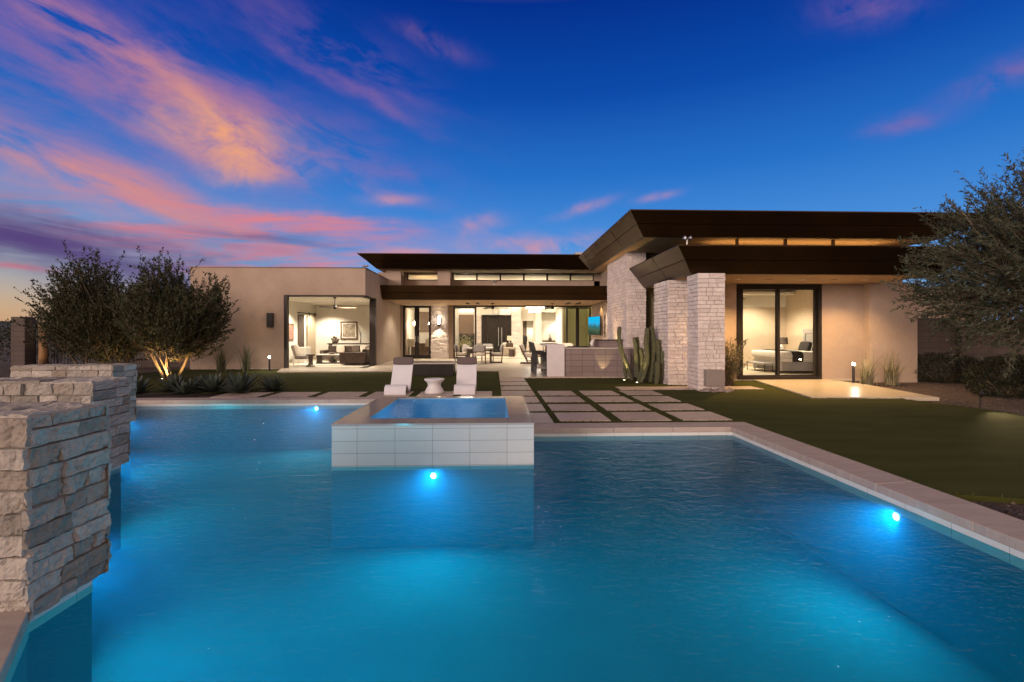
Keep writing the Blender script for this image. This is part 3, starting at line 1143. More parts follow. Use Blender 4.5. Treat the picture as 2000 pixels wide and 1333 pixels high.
# pocket door frame round the corner opening
fr = MB().box(-8.85, -8.72, FY + .02, FY + .22, F, 3.13).box(-8.72, -5.47, FY + .06, FY + .2, 3.06, 3.126).box(-5.68, -5.5, FY + .2, 22.45, 3.06, 3.126)
fr.box(-5.74, -5.46, 22.40, 22.57, F, 3.13).box(-8.72, -5.60, FY + .05, FY + .12, F, F + .012).box(-5.62, -5.55, FY + .12, 22.4, F, F + .012)
part('door_frame', fr, M['frame'])
# sliding barn door on the room's west wall
bd = part('barn_door', MB().box(-10.19, -10.13, 26.55, 27.75, F + .02, 2.5), M['pale_wood'])
part('rail', MB().box(-10.18, -10.12, 25.3, 27.85, 2.57, 2.62).box(-10.12, -10.09, 26.7, 26.78, 2.45, 2.66).box(-10.12, -10.09, 27.5, 27.58, 2.45, 2.66), M['black'], bd)
part('doorway', MB().box(-10.21, -10.17, 25.4, 26.2, F, 2.5), M['walnut'])

# canted bronze roofs -------------------------------------------------------
def canted(x0, x1, y0, y1, z0, z1, cl, cf, cr, cb, seams=None):
    """top rectangle x0..x1,y0..y1 at z1; the bottom is drawn in by the cants"""
    mb = MB()
    zm = z0 + (z1 - z0) * 0.47
    def ring(t, out=0.0):
        return [(x0 + cl * t - out, y0 + cf * t - out), (x1 - cr * t + out, y0 + cf * t - out), (x1 - cr * t + out, y1 - cb * t + out), (x0 + cl * t - out, y1 - cb * t + out)]
    lev = [(ring(0), z1 + .0), (ring(0), z1 - .03), (ring(0.50), zm + .02), (ring(0.515, -.02), zm + .012), (ring(0.52), zm), (ring(1.0), z0), ]
    vs, fs = [], []
    for r_, z in lev:
        vs += [(x, y, z) for x, y in r_]
    for k in range(len(lev) - 1):
        for i in range(4):
            j = (i + 1) % 4
            fs.append((k * 4 + j, k * 4 + i, (k + 1) * 4 + i, (k + 1) * 4 + j))
    fs.append((0, 1, 2, 3))
    e = (len(lev) - 1) * 4
    fs.append((e + 3, e + 2, e + 1, e))
    mb.add(vs, fs)
    rf = part('roof', mb, M['bronze'])
    q = ring(1.0)
    s = MB().add([(q[0][0] + .06, q[0][1] + .06, z0 - .006), (q[1][0] - .06, q[1][1] + .06, z0 - .006), (q[2][0] - .06, q[2][1] - .06, z0 - .006), (q[3][0] + .06, q[3][1] - .06, z0 - .006)], [(3, 2, 1, 0)])
    part('soffit', s, M['soffit'], rf)
    # raised panel joints across the fascias
    for ax, p in seams or []:
        jb = MB()
        if ax == 'x':
            for t0, t1, za, zb_ in ((0, .5, z1 - .03, zm + .02), (.52, 1, zm, z0)):
                ya, yb = y0 + cf * t0, y0 + cf * t1
                jb.hexa([(p - .006, yb - .006, zb_), (p + .006, yb - .006, zb_), (p + .006, yb + .01, zb_), (p - .006, yb + .01, zb_)],
                        [(p - .006, ya - .006, za), (p + .006, ya - .006, za), (p + .006, ya + .01, za), (p - .006, ya + .01, za)])
        else:
            for t0, t1, za, zb_ in ((0, .5, z1 - .03, zm + .02), (.52, 1, zm, z0)):
                xa, xb = x0 + cl * t0, x0 + cl * t1
                jb.hexa([(xb - .006, p - .006, zb_), (xb + .01, p - .006, zb_), (xb + .01, p + .006, zb_), (xb - .006, p + .006, zb_)],
                        [(xa - .006, p - .006, za), (xa + .01, p - .006, za), (xa + .01, p + .006, za), (xa - .006, p + .006, za)])
        part('panel_joint', jb, M['bronze'], rf)
    return rf


canted(-6.73, 8.0, 23.9, 40.0, 4.78, 5.46, .8, .6, .3, .3, [('x', -4.0), ('x', -1.0), ('x', 2.0)])
canted(-5.44, 5.73, 23.2, 28.18, 3.15, 3.82, .02, .4, .02, .0, [('x', -2.7), ('x', .3), ('x', 3.2)])
canted(3.93, 14.9, 13.75, 22.3, 4.38, 5.09, .5, .42, 1.3, .35, [('y', 16.3), ('y', 18.9), ('y', 21.2), ('x', 7.0), ('x', 10.0), ('x', 12.6)])
canted(4.77, 12.9, 12.3, 16.85, 3.10, 3.81, .5, .4, .7, .1, [('y', 14.4), ('x', 7.4), ('x', 10.0)])

# clerestory over the covered patio
CY = 26.0
wall(ST, (-6.0, 5.75, CY, CY + .25, 3.82, 4.36), (-6.0, -4.66, CY, CY + .25, 4.36, 4.78), (-2.97, -2.2, CY, CY + .25, 4.36, 4.78), (5.43, 7.0, CY, CY + .25, 3.82, 4.78))
wall(ST, (-5.56, -4.80, CY - 1.0, CY, 3.82, 4.774))
wall(ST, (-2.92, -2.27, CY - 1.0, CY, 3.82, 4.774))
wall(ST, (-6.2, -6.0, CY, 36.4, 3.8, 4.78))


def window(x0, x1, y, z0, z1, w=.05, mull=(), glass='glass', d=.08):
    fb = MB().box(x0, x1, y, y + d, z1 - w, z1).box(x0, x1, y, y + d, z0, z0 + w).box(x0, x0 + w, y, y + d, z0 + w, z1 - w).box(x1 - w, x1, y, y + d, z0 + w, z1 - w)
    for m_ in mull: fb.box(m_ - w / 2, m_ + w / 2, y, y + d, z0 + w, z1 - w)
    f_ = part('window', fb, M['frame'])
    part('pane', MB().quad((x0 + w, y + d * .5, z0 + w), (x1 - w, y + d * .5, z0 + w), (x1 - w, y + d * .5, z1 - w), (x0 + w, y + d * .5, z1 - w)), M[glass], f_)
    return f_


window(-4.66, -2.97, CY + .06, 4.36, 4.775)
xs = [-2.2 + i * (7.63 / 6) for i in range(7)]
for i in range(6): window(xs[i], xs[i + 1], CY + .06, 4.36, 4.775, .045)

# glass line of the great room
GY = 28.2
wall(ST, (-5.45, -5.32, GY, GY + .3, -.05, 3.5), (-3.66, -3.60, GY, GY + .3, -.05, 3.5), (-2.70, -2.39, GY + .05, GY + .3, -.05, 3.5))
wall(ST, (-5.45, 6.0, GY, GY + .3, 3.153, 3.8))


def glazed(name, x0, x1, y, z0, z1, w=.11, top=.1, bot=.12, glass='glass'):
    f_ = part(name, MB().box(x0, x0 + w, y, y + .07, z0, z1).box(x1 - w, x1, y, y + .07, z0, z1).box(x0 + w, x1 - w, y, y + .07, z1 - top, z1).box(x0 + w, x1 - w, y, y + .07, z0, z0 + bot), M['frame'])
    part('pane', MB().quad((x0 + w, y + .035, z0 + bot), (x1 - w, y + .035, z0 + bot), (x1 - w, y + .035, z1 - top), (x0 + w, y + .035, z1 - top)), M[glass], f_)
    return f_


for x0, x1, hx in ((-5.31, -4.50, -4.57), (-4.495, -3.67, -4.42)):
    dd = glazed('french_door', x0, x1, GY + .06, F, 3.13, .13, .13, .22)
    part('handle', MB().box(hx - .015, hx + .015, GY + .01, GY + .05, 1.0, 1.35), M['steel'], dd)
part('header', MB().box(-2.39, 5.745, GY - .02, GY + .12, 3.06, 3.145), M['frame'])
for x0, x1 in ((-2.38, -1.03), (4.24, 4.92), (4.93, 5.74)):
    glazed('sliding_panel', x0, x1, GY + .02 + (.09 if x0 > 4.9 else 0), F, 3.05, .1, .08, .1, 'glass_dark' if x0 > 4 else 'glass')
part('track', MB().box(-1.03, 4.24, GY + .02, GY + .18, F, F + .01), M['frame'])

# stone piers -------------------------------------------------------------
mb = MB()
stone_box(mb, -3.61, -2.69, 27.85, 28.45, F, 3.145, 'flr', ch=(.045, .085), ln=(.18, .5), bulge=(.004, .05), rough=.012, gx=3, gy=2, seed=21)
part('stone_pier', mb, M['stone_white'])
KW = dict(ch=(.095, .125), ln=(.15, .34), bulge=(.003, .020), rough=.007, gx=4, gy=3, gap=.006, groove=.022)
mb = MB(); stone_box(mb, 5.36, 6.06, 12.45, 13.14, -.08, 3.092, 'flr', seed=31, ragged=.012, **KW); part('stone_column', mb, M['stone_white'])
mb = MB(); stone_box(mb, 5.16, 6.25, 14.1, 15.32, -.05, 3.092, 'fl', seed=41, ragged=.012, **KW); part('stone_pier', mb, M['stone_white'])
mb = MB(); stone_box(mb, 4.69, 5.37, 16.85, 19.75, -.05, 4.37, 'fl', seed=51, ragged=.012, **KW); part('stone_pier', mb, M['stone_white'])

# east wall of the patio, wing walls
wall(ST, (5.75, 6.0, 19.7, 28.2, -.05, 4.76))
wall(ST, (5.37, 5.75, 19.0, 19.7, -.05, 4.37))
wall(M['taupe_wall'], (5.5, 6.9, 17.45, 17.6, -.05, 4.37), name='interior_wall')
window(5.385, 6.6, 17.0, .02, 4.36, .07, glass='glass_dark')
BY = 15.1
wall(ST, (6.6, 6.85, BY + .01, 17.0, -.05, 4.37), (6.85, 7.74, BY, BY + .25, -.05, 3.09), (10.52, 11.9, BY, BY + .25, -.05, 3.09), (11.9, 13.44, BY - .3, BY + .25, -.05, 3.09), (6.85, 13.44, BY + .6, BY + .8, 3.09, 4.37),
     (5.9, 6.6, 16.9, 16.99, 3.81, 4.37))
wall(ST, (7.74, 10.52, BY, BY + .25, 3.075, 3.094))
wall(ST, (13.2, 13.44, BY + .25, 22.0, -.05, 4.37), (13.44, 20.0, 19.0, 19.3, -.05, 3.4))
sl = part('door_frame', MB().box(7.75, 7.86, BY - .04, BY + .1, F, 3.072).box(10.4, 10.51, BY - .04, BY + .1, F, 3.072).box(7.86, 10.4, BY - .04, BY + .1, 2.96, 3.072).box(7.86, 10.4, BY - .04, BY + .1, F - .004, F + .08), M['frame'])
for x0, x1, dy in ((7.87, 9.15, .0), (9.06, 10.39, .06)):
    dd = glazed('sliding_door', x0, x1, BY - .02 + dy, F + .08, 2.96, .075, .05, .05)
# bedroom shell
TW = M['taupe_wall']
wall(TW, (6.86, 13.2, 21.0, 21.1, F, 2.68), (13.0, 13.2, BY + .26, 21.0, F, 3.5), (6.86, 6.95, BY + .26, 21.0, F, 3.5), (6.95, 7.72, BY + .26, BY + .3, F, 3.3), (10.52, 13.0, BY + .26, BY + .3, F, 3.3), (7.72, 10.52, BY + .26, BY + .3, 3.1, 3.5), name='interior_wall')
wall(WW, (6.95, 13.0, 20.96, 21.06, 2.68, 3.5), (6.95, 13.0, 20.3, 20.96, 3.2, 3.3), name='ceiling_cove')
wall(WW, (6.95, 13.0, BY + .26, 21.1, 3.5, 3.6), name='ceiling')
part('interior_floor', MB().box(6.95, 13.0, BY - .02, 21.0, -.02, F + .004), M['slab'])
# soffit beams between the two right-hand roofs
for x in (7.35, 8.85, 10.35):
    part('soffit_beam', MB().box(x, x + .07, 14.34, 14.42, 4.17, 4.372), M['bronze'])

# great room shell
wall(WW, (-5.3, -.92, 36.0, 36.2, F, 5.0), (-.92, 1.3, 36.0, 36.2, 2.9, 5.0), (2.0, 2.15, 36.0, 36.2, F, 5.0), (2.15, 2.95, 36.0, 36.2, 2.46, 5.0), (2.95, 6.0, 36.0, 36.2, F, 5.0), name='interior_wall')
wall(WW, (-6.0, -5.9, 28.5, 36.2, F, 4.7), name='interior_wall')
wall(M['green_wall'], (6.0, 6.1, 28.5, 36.2, F, 4.7), name='interior_wall')
wall(WW, (4.3, 4.4, 30.5, 33.5, F, 3.4), name='interior_wall')
wall(M['green_wall'], (4.4, 6.0, 30.9, 31.0, F, 3.4), name='interior_wall')
wall(WW, (3.05, 3.5, 35.4, 35.99, F, 3.6), (3.5, 5.6, 35.4, 35.99, 3.08, 3.6), (5.2, 5.6, 35.4, 35.99, F, 3.08), name='interior_wall')
wall(WW, (-6.0, 6.1, 26.3, 36.2, 4.68, 4.76), name='ceiling')
part('interior_floor', MB().box(-5.9, 6.0, 28.05, 36.0, -.02, F + .003).box(2.0, 3.2, 36.2, 39, -.02, F), M['patio'])
mb = MB(); stone_box(mb, 1.3, 2.0, 35.5, 36.0, F, 4.6, 'flr', ch=(.10, .16), ln=(.25, .5), bulge=(.004, .02), rough=.01, gx=2, gy=2, seed=61); part('stone_column', mb, M['stone_white'])
mb = MB(); stone_box(mb, -1.5, -.95, 35.6, 36.0, F, 2.9, 'f', ch=(.06, .12), ln=(.2, .4), bulge=(.004, .03), rough=.01, gx=2, gy=2, seed=65); part('stone_column', mb, M['stone_white'])
# corridor behind the niche
wall(M['brown_panel'], (2.0, 2.6, 38.4, 38.5, F, 2.6), name='interior_wall')
wall(WW, (2.6, 3.2, 38.3, 38.4, F, 2.6), (3.15, 3.25, 36.2, 38.4, F, 2.6), (1.9, 2.0, 36.2, 38.4, F, 2.6), (1.9, 3.25, 36.2, 38.5, 2.6, 2.7), name='interior_wall')
# entry doors
ed = part('entry_door', MB().box(-.92, -.85, 35.92, 36.05, F, 2.9).box(1.22, 1.29, 35.92, 36.05, F, 2.9).box(-.85, 1.22, 35.92, 36.05, 2.84, 2.9).box(-.5, -.44, 35.92, 36.05, F, 2.84).box(.42, .48, 35.92, 36.05, F, 2.84).box(.86, .92, 35.92, 36.05, F, 2.84), M['frame'])
part('pane', MB().box(-.85, 1.22, 36.06, 36.08, F, 2.84), M['night'], ed)
part('handle', MB().tube([(.33, 35.85, .6), (.33, 35.85, 1.95)], .022).tube([(.57, 35.85, .6), (.57, 35.85, 1.95)], .022), M['steel'], ed)
# kitchen seen through the french doors
wall(M['brown_panel'], (-5.9, -4.2, 33.3, 33.5, 1.6, 3.0), (-5.9, -4.2, 32.9, 33.5, F, .92), name='cabinet')
wall(WW, (-5.9, -4.2, 33.4, 33.5, .92, 1.6), (-4.2, -3.6, 32.9, 33.5, F, 4.5), (-5.9, -4.2, 33.3, 33.5, 3.0, 4.5), name='interior_wall')
wall(WW, (-5.9, -5.45, 31.0, 33.3, F, 3.1), name='interior_wall')
wall(M['brown_panel'], (-2.6, -1.5, 35.8, 35.98, 1.3, 2.9), name='cabinet')

# recessed lights ---------------------------------------------------------
def downlight(x, y, z, power, r=.075, col=WARM, spot=None, disc=True):
    if disc:
        d_ = part('downlight', MB().lathe((x, y, z - .012), [(r * .95, .010), (r * 1.25, .008), (r * 1.25, .0), (r, .0)], 20), WW)
        part('lens', MB().disc((x, y, z - .004), r, (0, 0, -1), 16), M['e_down'], d_)
    light('downlight_lamp', 'SPOT', (x, y, z - .05), power, col, H, (x, y, 0), .06, spot or R(130), .6)


for x, y in ((-9.2, 23.9), (-9.25, 26.7), (-6.6, 21.9), (-6.35, 23.8)):
    downlight(x, y, 3.13, 640)
for x, y in ((-1.82, 24.5), (-.2, 24.45), (1.56, 24.4), (3.22, 24.2), (4.9, 24.3)):
    downlight(x, y, 3.142, 210, .05)
for x, y in ((-4.3, 25.6), (-.3, 27.2), (2.6, 27.2)):
    downlight(x, y, 3.142, 210, .05)
for x, p in ((7.1, 430), (9.05, 430), (10.95, 340)):
    downlight(x, 13.8, 3.092, p, .075, AMBER)
for x in (8.04, 9.99):
    part('ceiling_speaker', MB().disc((x, 13.8, 3.088), .11, (0, 0, -1), 20), M['taupe_fabric'])
for x, y, p in ((-4.5, 30.3, 50), (-1.5, 31.5, 70), (2.0, 30.5, 70), (1.0, 34.5, 70), (-2.2, 34.5, 50), (4.5, 33.9, 50), (5.2, 29.6, 20)):
    downlight(x, y, 4.68, p * 6, .09)
light('downlight_lamp', 'SPOT', (4.75, 35.2, 3.05), 260, WARM, H, (4.75, 35.42, 1.5), .04, R(90), .5)
light('downlight_lamp', 'SPOT', (2.9, 37.3, 2.55), 220, WARM, H, None, .05, R(130), .5)
for x, y in ((8.6, 16.6), (11.6, 16.6), (9.0, 19.6), (11.2, 19.6)):
    downlight(x, y, 3.5, 800, .07, (1, .84, .60))
light('downlight_lamp', 'SPOT', (5.9, 17.3, 4.2), 14, AMBER, H, None, .05, R(120), .5)
# amber strip concealed on top of the lower roof, washing the soffit above
light('cove_strip_lamp', 'AREA', (9.6, 14.9, 3.9), 32, (1, .56, .19), H, (9.6, 14.6, 5.0), 5.6, size_y=.08)
light('added_pier_light', 'SPOT', (4.3, 18.3, .15), 330, AMBER, H, (4.45, 18.0, 4.4), .05, R(62), .8)  # added unseen uplight behind the counter, washing pier and soffit amber
light('added_clerestory_light', 'POINT', (-3.9, 27.2, 4.0), 34, AMBER, H, None, .1)  # added light that makes the single clerestory window glow amber
light('patio_soffit_lamp', 'SPOT', (5.5, 25.6, 3.05), 40, AMBER, H, (5.74, 25.6, 1.4), .05, R(110), .6)
# heaters and vents let into the patio ceiling
for x0, x1, y0, y1 in ((-1.5, -.8, 25.6, 26.6), (3.9, 4.6, 25.3, 26.4)):
    part('ceiling_heater', MB().box(x0, x0 + .16, y0, y1, 3.10, 3.142).box(x1 - .16, x1, y0, y1, 3.10, 3.142), M['black'])
# roof vent boxes
part('roof_vent', MB().box(4.5, 5.0, 26.5, 27.0, 5.46, 6.0), M['concrete'])
part('roof_vent', MB().box(4.2, 4.45, 15.8, 16.2, 5.09, 5.24).box(4.2, 4.4, 19.3, 19.6, 5.09, 5.22), M['concrete'])
# ---------------------------------------------------------------- poolside things
# three water-feature pillars along the slanting edge
PIL = [(-4.25, -2.56, 2.74, 3.27, 1.04, 'nearest rough stone pillar, tallest in view at the pool edge, cut by the picture border'),
       (-6.15, -4.47, 5.52, 6.05, .95, 'middle rough stone pillar of the three at the pool edge'),
       (-8.09, -6.45, 8.38, 8.90, .95, 'farthest rough stone pillar, in front of the lit tree')]
for k, (x0, x1, y0, y1, zt, lab) in enumerate(PIL):
    mb = MB()
    near = k == 0
    stone_box(mb, x0, x1, y0, y1, -.075, zt, 'flrbt', ch=(.085, .135), ln=(.14, .38), bulge=(.002, .026), rough=.019 if near else .017,
              gx=16 if near else 8, gy=8 if near else 5, gap=.003, seed=101 + 13 * k, ragged=.03)
    o = mb.build('stone_pillar', M['stone_pillar'])
    tag(o, lab, 'pillar', 'stone pillars along the pool edge')
    MB().box(x0 + .06, x1 - .035, y0 + .03, y1 - .06, WZ - .05, -.07).build('tile_band', M['waterline'], o)
    MB().box(x0 + .06, x1 - .037, y0 + .032, y1 - .062, WZ - PB - .01, WZ - .05).build('base', M['basin'], o)

# raised spa
SX0, SX1, SY0, SY1, SZ = -1.97, .49, 5.92, 8.45, .39
spa = empty('spa', ((SX0 + SX1) / 2, (SY0 + SY1) / 2, WZ - PB), 'raised square spa in pale grey tile, standing in the pool', 'hot tub')
ix0, ix1, iy0, iy1 = -1.62, .19, 6.28, 8.22
zl = WZ - PB
mb = MB()
for z0_, z1_, nm, mt in ((WZ - .045, SZ, 'shell', 'spa_tile'), (zl, WZ - .045, 'plaster_base', 'basin')):
    mb = MB()
    mb.quad((SX0, SY0, z0_), (SX1, SY0, z0_), (SX1, SY0, z1_), (SX0, SY0, z1_)).quad((SX1, SY0, z0_), (SX1, SY1, z0_), (SX1, SY1, z1_), (SX1, SY0, z1_))
    mb.quad((SX1, SY1, z0_), (SX0, SY1, z0_), (SX0, SY1, z1_), (SX1, SY1, z1_)).quad((SX0, SY1, z0_), (SX0, SY0, z0_), (SX0, SY0, z1_), (SX0, SY1, z1_))
    mb.build(nm, M[mt], spa)
mb = MB()
zr = SZ + .012
for a in ((SX0 - .006, SX1 + .006, SY0 - .006, iy0), (SX0 - .006, SX1 + .006, iy1, SY1 + .006), (SX0 - .006, ix0, iy0, iy1), (ix1, SX1 + .006, iy0, iy1)):
    mb.box(a[0], a[1], a[2], a[3], SZ - .012, zr)
mb.build('rim', M['spa_rim'], spa)
mb = MB()
for a, b in (((ix0, iy0), (ix1, iy0)), ((ix1, iy0), (ix1, iy1)), ((ix1, iy1), (ix0, iy1)), ((ix0, iy1), (ix0, iy0))):
    mb.quad((*a, SZ - .7), (*b, SZ - .7), (*b, SZ - .012), (*a, SZ - .012))
mb.quad((ix0, iy0, SZ - .7), (ix1, iy0, SZ - .7), (ix1, iy1, SZ - .7), (ix0, iy1, SZ - .7))
mb.build('tub', M['basin'], spa)
MB().quad((ix0, iy0, zr - .006), (ix1, iy0, zr - .006), (ix1, iy1, zr - .006), (ix0, iy1, zr - .006)).build('spa_water', M['spa_water'], spa)
light('spa_lamp', 'POINT', (-.7, 7.2, .0), 52, (.0, .60, .92), spa, size=.05)

# underwater lamps
POOLC = (.02, .74, .97)


def pool_lamp(loc, nrm, power, label, aim=None, ang=116):
    nrm = Vector(nrm)
    loc = Vector(loc)
    e_ = empty('pool_lamp', loc, label, 'pool light', 'round lamps set in the pool walls')
    u = nrm.orthogonal().normalized()
    mb = MB()
    mb.tube([loc, loc + nrm * .012], [.05, .046], 20)
    mb.build('bezel', M['steel'], e_)
    MB().disc(loc + nrm * .016, .033, nrm, 20).build('lens', M['e_pool'], e_)
    light('pool_glow', 'AREA', loc + nrm * .03, power, POOLC, e_, aim or (loc + nrm - Vector((0, 0, .45))), .10)


pool_lamp((-.74, SY0, -.235), (0, -1, 0), 38, 'glowing pool light under the front wall of the spa', (-.74, .5, -.3))
pool_lamp((3.80, 4.40, -.225), (-1, 0, 0), 38, 'glowing pool light in the right-hand pool wall by the lawn', (-2.0, 3.8, -.3))
pool_lamp((-4.0, 11.02, -.19), (0, -1, 0), 36, 'glowing pool light in the back pool wall near the spa', (-4.0, 4.0, -.3))
en = Vector((1, .69, 0)).normalized()
for y, pw, lab in ((1.75, 60, 'added unseen pool light in the slanting wall before the nearest pillar'), (3.75, 26, 'pool light half hidden behind the nearest stone pillar'), (6.45, 25, 'pool light half hidden behind the middle stone pillar'), (9.2, 26, 'pool light half hidden behind the farthest stone pillar')):  # first lamp is added out of view to light the nearest pillar's waterline tile
    x = edge_x(y)
    pool_lamp((x + en.x * .008, y + en.y * .008, -.24), en, pw, lab, (x + 5.0, y + 1.5, -.35))

# loungers ---------------------------------------------------------------
def make_lounger(x0, yf, label):
    W = .52
    e_ = empty('pool_lounger', (x0 + W / 2, yf + .6, .014), label, 'lounger', 'moulded loungers behind the spa')
    mid = [(0.0, .014), (.012, .12), (.06, .205), (.15, .245), (.25, .225), (.36, .15), (.47, .085), (.58, .075), (.68, .12), (.78, .24), (.90, .42), (1.02, .60), (1.12, .74), (1.17, .83)]
    # smooth the profile, then give it thickness
    pr = []
    for i in range(len(mid) - 1):
        p0 = Vector(mid[max(i - 1, 0)]); p1 = Vector(mid[i]); p2 = Vector(mid[i + 1]); p3 = Vector(mid[min(i + 2, len(mid) - 1)])
        for k in range(4):
            t = k / 4
            pr.append(0.5 * ((2 * p1) + (p2 - p0) * t + (2 * p0 - 5 * p1 + 4 * p2 - p3) * t * t + (3 * p1 - p0 - 3 * p2 + p3) * t ** 3))
    pr.append(Vector(mid[-1]))
    th = .042
    up, lo = [], []
    for i, p in enumerate(pr):
        d = (pr[min(i + 1, len(pr) - 1)] - pr[max(i - 1, 0)]).normalized()
        nn = Vector((-d.y, d.x))
        up.append(p); lo.append(p - nn * th)
    n_ = len(pr)
    mb = MB()
    vs, fs = [], []
    for x in (x0, x0 + W):
        for q in up + lo:
            vs.append((x, yf + q.x, max(.014, q.y)))
    for i in range(n_ - 1):
        fs.append((i, i + 1, 2 * n_ + i + 1, 2 * n_ + i))
        fs.append((n_ + i + 1, n_ + i, 3 * n_ + i, 3 * n_ + i + 1))
        fs.append((i + 1, i, n_ + i, n_ + i + 1))
        fs.append((2 * n_ + i, 2 * n_ + i + 1, 3 * n_ + i + 1, 3 * n_ + i))
    fs += [(0, 2 * n_, 3 * n_, n_), (n_ - 1, 2 * n_ - 1, 4 * n_ - 1, 3 * n_ - 1)]
    mb.add(vs, fs)
    mb.build('seat', M['plastic'], e_, smooth=False, bevel=.008)
    # supports under the back
    MB().extr([(yf + .62, .014), (yf + .72, .014), (yf + .86, .30), (yf + .80, .26), (yf + .66, .08)], 'x', x0 + .03, x0 + W - .03).build('support', M['plastic'], e_)
    d = Vector((0, .42, .74)).normalized()
    rot = Matrix.Rotation(math.atan2(.42, .74) * -1, 3, 'X')
    MB().cushion((x0 + W / 2, yf + 1.10, .775), (W + .015, .085, .205), rot, .35, 10).build('pillow', M['taupe_fabric'], e_, smooth=True)
    return e_


make_lounger(-2.66, 11.74, 'moulded white lounger with taupe headrest, standing left of the stool')
make_lounger(-.98, 11.74, 'moulded white lounger with taupe headrest, standing right of the stool')
st = MB().lathe((-1.48, 12.0, .014), [(.20, 0), (.235, .012), (.24, .05), (.20, .12), (.155, .20), (.175, .27), (.235, .325), (.25, .35), (.245, .368), (.235, .372), (.2, .366), (.0001, .360)], 40).build('side_table', M['stool_plastic'], smooth=True)
tag(st, 'white hourglass side table between the two loungers', 'side table')

# fire trough
fp = empty('fire_trough', (-2.35, 17.6, 0), 'low black steel fire trough with stone rim behind the loungers', 'fire pit')
MB().box(-3.25, -1.45, 17.15, 18.05, 0, .42).build('body', M['dark_steel'], fp, bevel=.01)
MB().box(-3.31, -1.39, 17.09, 18.11, .42, .47).build('rim', M['concrete'], fp, bevel=.006)
MB().box(-3.15, -1.55, 17.25, 17.95, .462, .474).build('burner_tray', M['black'], fp)

# bar and barbecue ---------------------------------------------------------
bar = empty('bar_counter', (2.1, 17.6, F), 'white waterfall bar counter at the corner of the patio', 'bar counter')
MB().box(1.80, 2.40, 16.33, 19.0, 1.06, 1.13).build('countertop', M['quartz'], bar, bevel=.004)
MB().box(1.80, 2.40, 16.33, 16.40, F, 1.06).build('end_panel', M['quartz'], bar, bevel=.004)
MB().box(2.02, 2.38, 16.42, 18.95, F, 1.058).build('base', M['block'], bar)
gr = empty('barbecue_counter', (3.5, 16.8, 0), 'grey block barbecue counter between white bar and stone pier', 'outdoor kitchen')
MB().box(2.41, 4.68, 16.40, 17.5, -.03, .97).build('block_base', M['block'], gr)
MB().box(2.41, 4.68, 16.36, 17.52, .972, 1.02).build('countertop', M['concrete'], gr, bevel=.004)
MB().box(3.62, 4.66, 17.30, 17.62, 1.022, 1.25).build('splash_wall', M['block'], gr)
MB().box(3.56, 4.67, 17.24, 17.66, 1.252, 1.285).build('cap', M['black'], gr)
MB().box(2.62, 3.32, 16.7, 17.2, 1.022, 1.05).build('cooktop', M['black'], gr, bevel=.006)
tw = MB().tube([(3.50, 17.0, 1.05), (3.47, 17.0, 1.14), (3.50, 17.0, 1.23), (3.56, 17.0, 1.29)], [.055, .07, .06, .03], 12).build('paper_towel', M['ceramic'], smooth=True)
tag(tw, 'white paper towel roll standing on the barbecue counter', 'towel roll')


def make_stool(label):
    e_ = empty('bar_stool', (0, 0, 0), label, 'bar stool', 'dark bar stools along the white bar')
    for sx in (-1, 1):
        for sy in (-1, 1):
            MB().tube([(sx * .20, sy * .20, 0), (sx * .17, sy * .17, .74)], .016, 8).build('leg', M['black'], e_)
    MB().cushion((0, 0, .765), (.44, .44, .07), None, .35).build('seat', M['dark_fabric'], e_, smooth=True)
    b_ = MB()
    for z in (.86, .92, .98, 1.04, 1.10):
        b_.box(-.235 - (z - .86) * .25, -.205 - (z - .86) * .25, -.2, .2, z, z + .035)
    b_.tube([(-.19, -.2, .74), (-.30, -.2, 1.15)], .016, 8).tube([(-.19, .2, .74), (-.30, .2, 1.15)], .016, 8)
    b_.build('backrest', M['black'], e_)
    MB().box(-.19, .19, -.195, -.175, .24, .265).box(-.19, .19, .175, .195, .24, .265).build('footrest', M['steel'], e_)
    return e_


sl_ = ['nearest dark slat-back bar stool, at the pool end of the bar', 'second dark slat-back bar stool from the pool end of the bar', 'third dark slat-back bar stool, next to the farthest', 'farthest dark slat-back bar stool, at the house end of the bar']
s0 = make_stool(sl_[0])
s0.location = (1.66, 16.85, F)
for k in range(1, 4):
    copy_tree(s0, (1.66, 16.85 + .62 * k, F), None, sl_[k])

# path lights ---------------------------------------------------------------
def bollard(x, y, z, h, label, power, lens='e_lamp'):
    e_ = empty('path_light', (x, y, z), label, 'path light', 'short black path lights')
    MB().tube([(x, y, z), (x, y, z + h)], .036, 14).build('post', M['black'], e_)
    MB().lathe((x, y, z + h), [(.03, 0), (.034, .01), (.034, .06), (.02, .075)], 14).build('lens', M[lens], e_, smooth=True)
    MB().lathe((x, y, z + h + .076), [(.045, 0), (.045, .012), (.01, .02)], 14).build('cap', M['black'], e_)
    light('path_lamp', 'POINT', (x - .0, y - .08, z + h + .04), power, WARM, e_, size=.03)


bollard(-8.98, 19.6, .0, .52, 'black path light glowing by the corner of the living wing', 15, 'e_lamp_strong')
bollard(10.70, 13.95, -.04, .60, 'black path light glowing beside the bedroom terrace', 11)


def uplight(x, y, label, power, target):
    e_ = empty('ground_uplight', (x, y, 0), label, 'uplight', 'small uplights set in the turf')
    MB().lathe((x, y, 0), [(.055, 0), (.06, .02), (.052, .03)], 16).build('housing', M['black'], e_)
    MB().disc((x, y, .032), .036, (0, 0, 1), 14).build('lens', M['e_uplight'], e_)
    if power: light('uplight_lamp', 'SPOT', (x, y, .05), power, (1.0, .76, .34), e_, target, .03, R(58), .5)


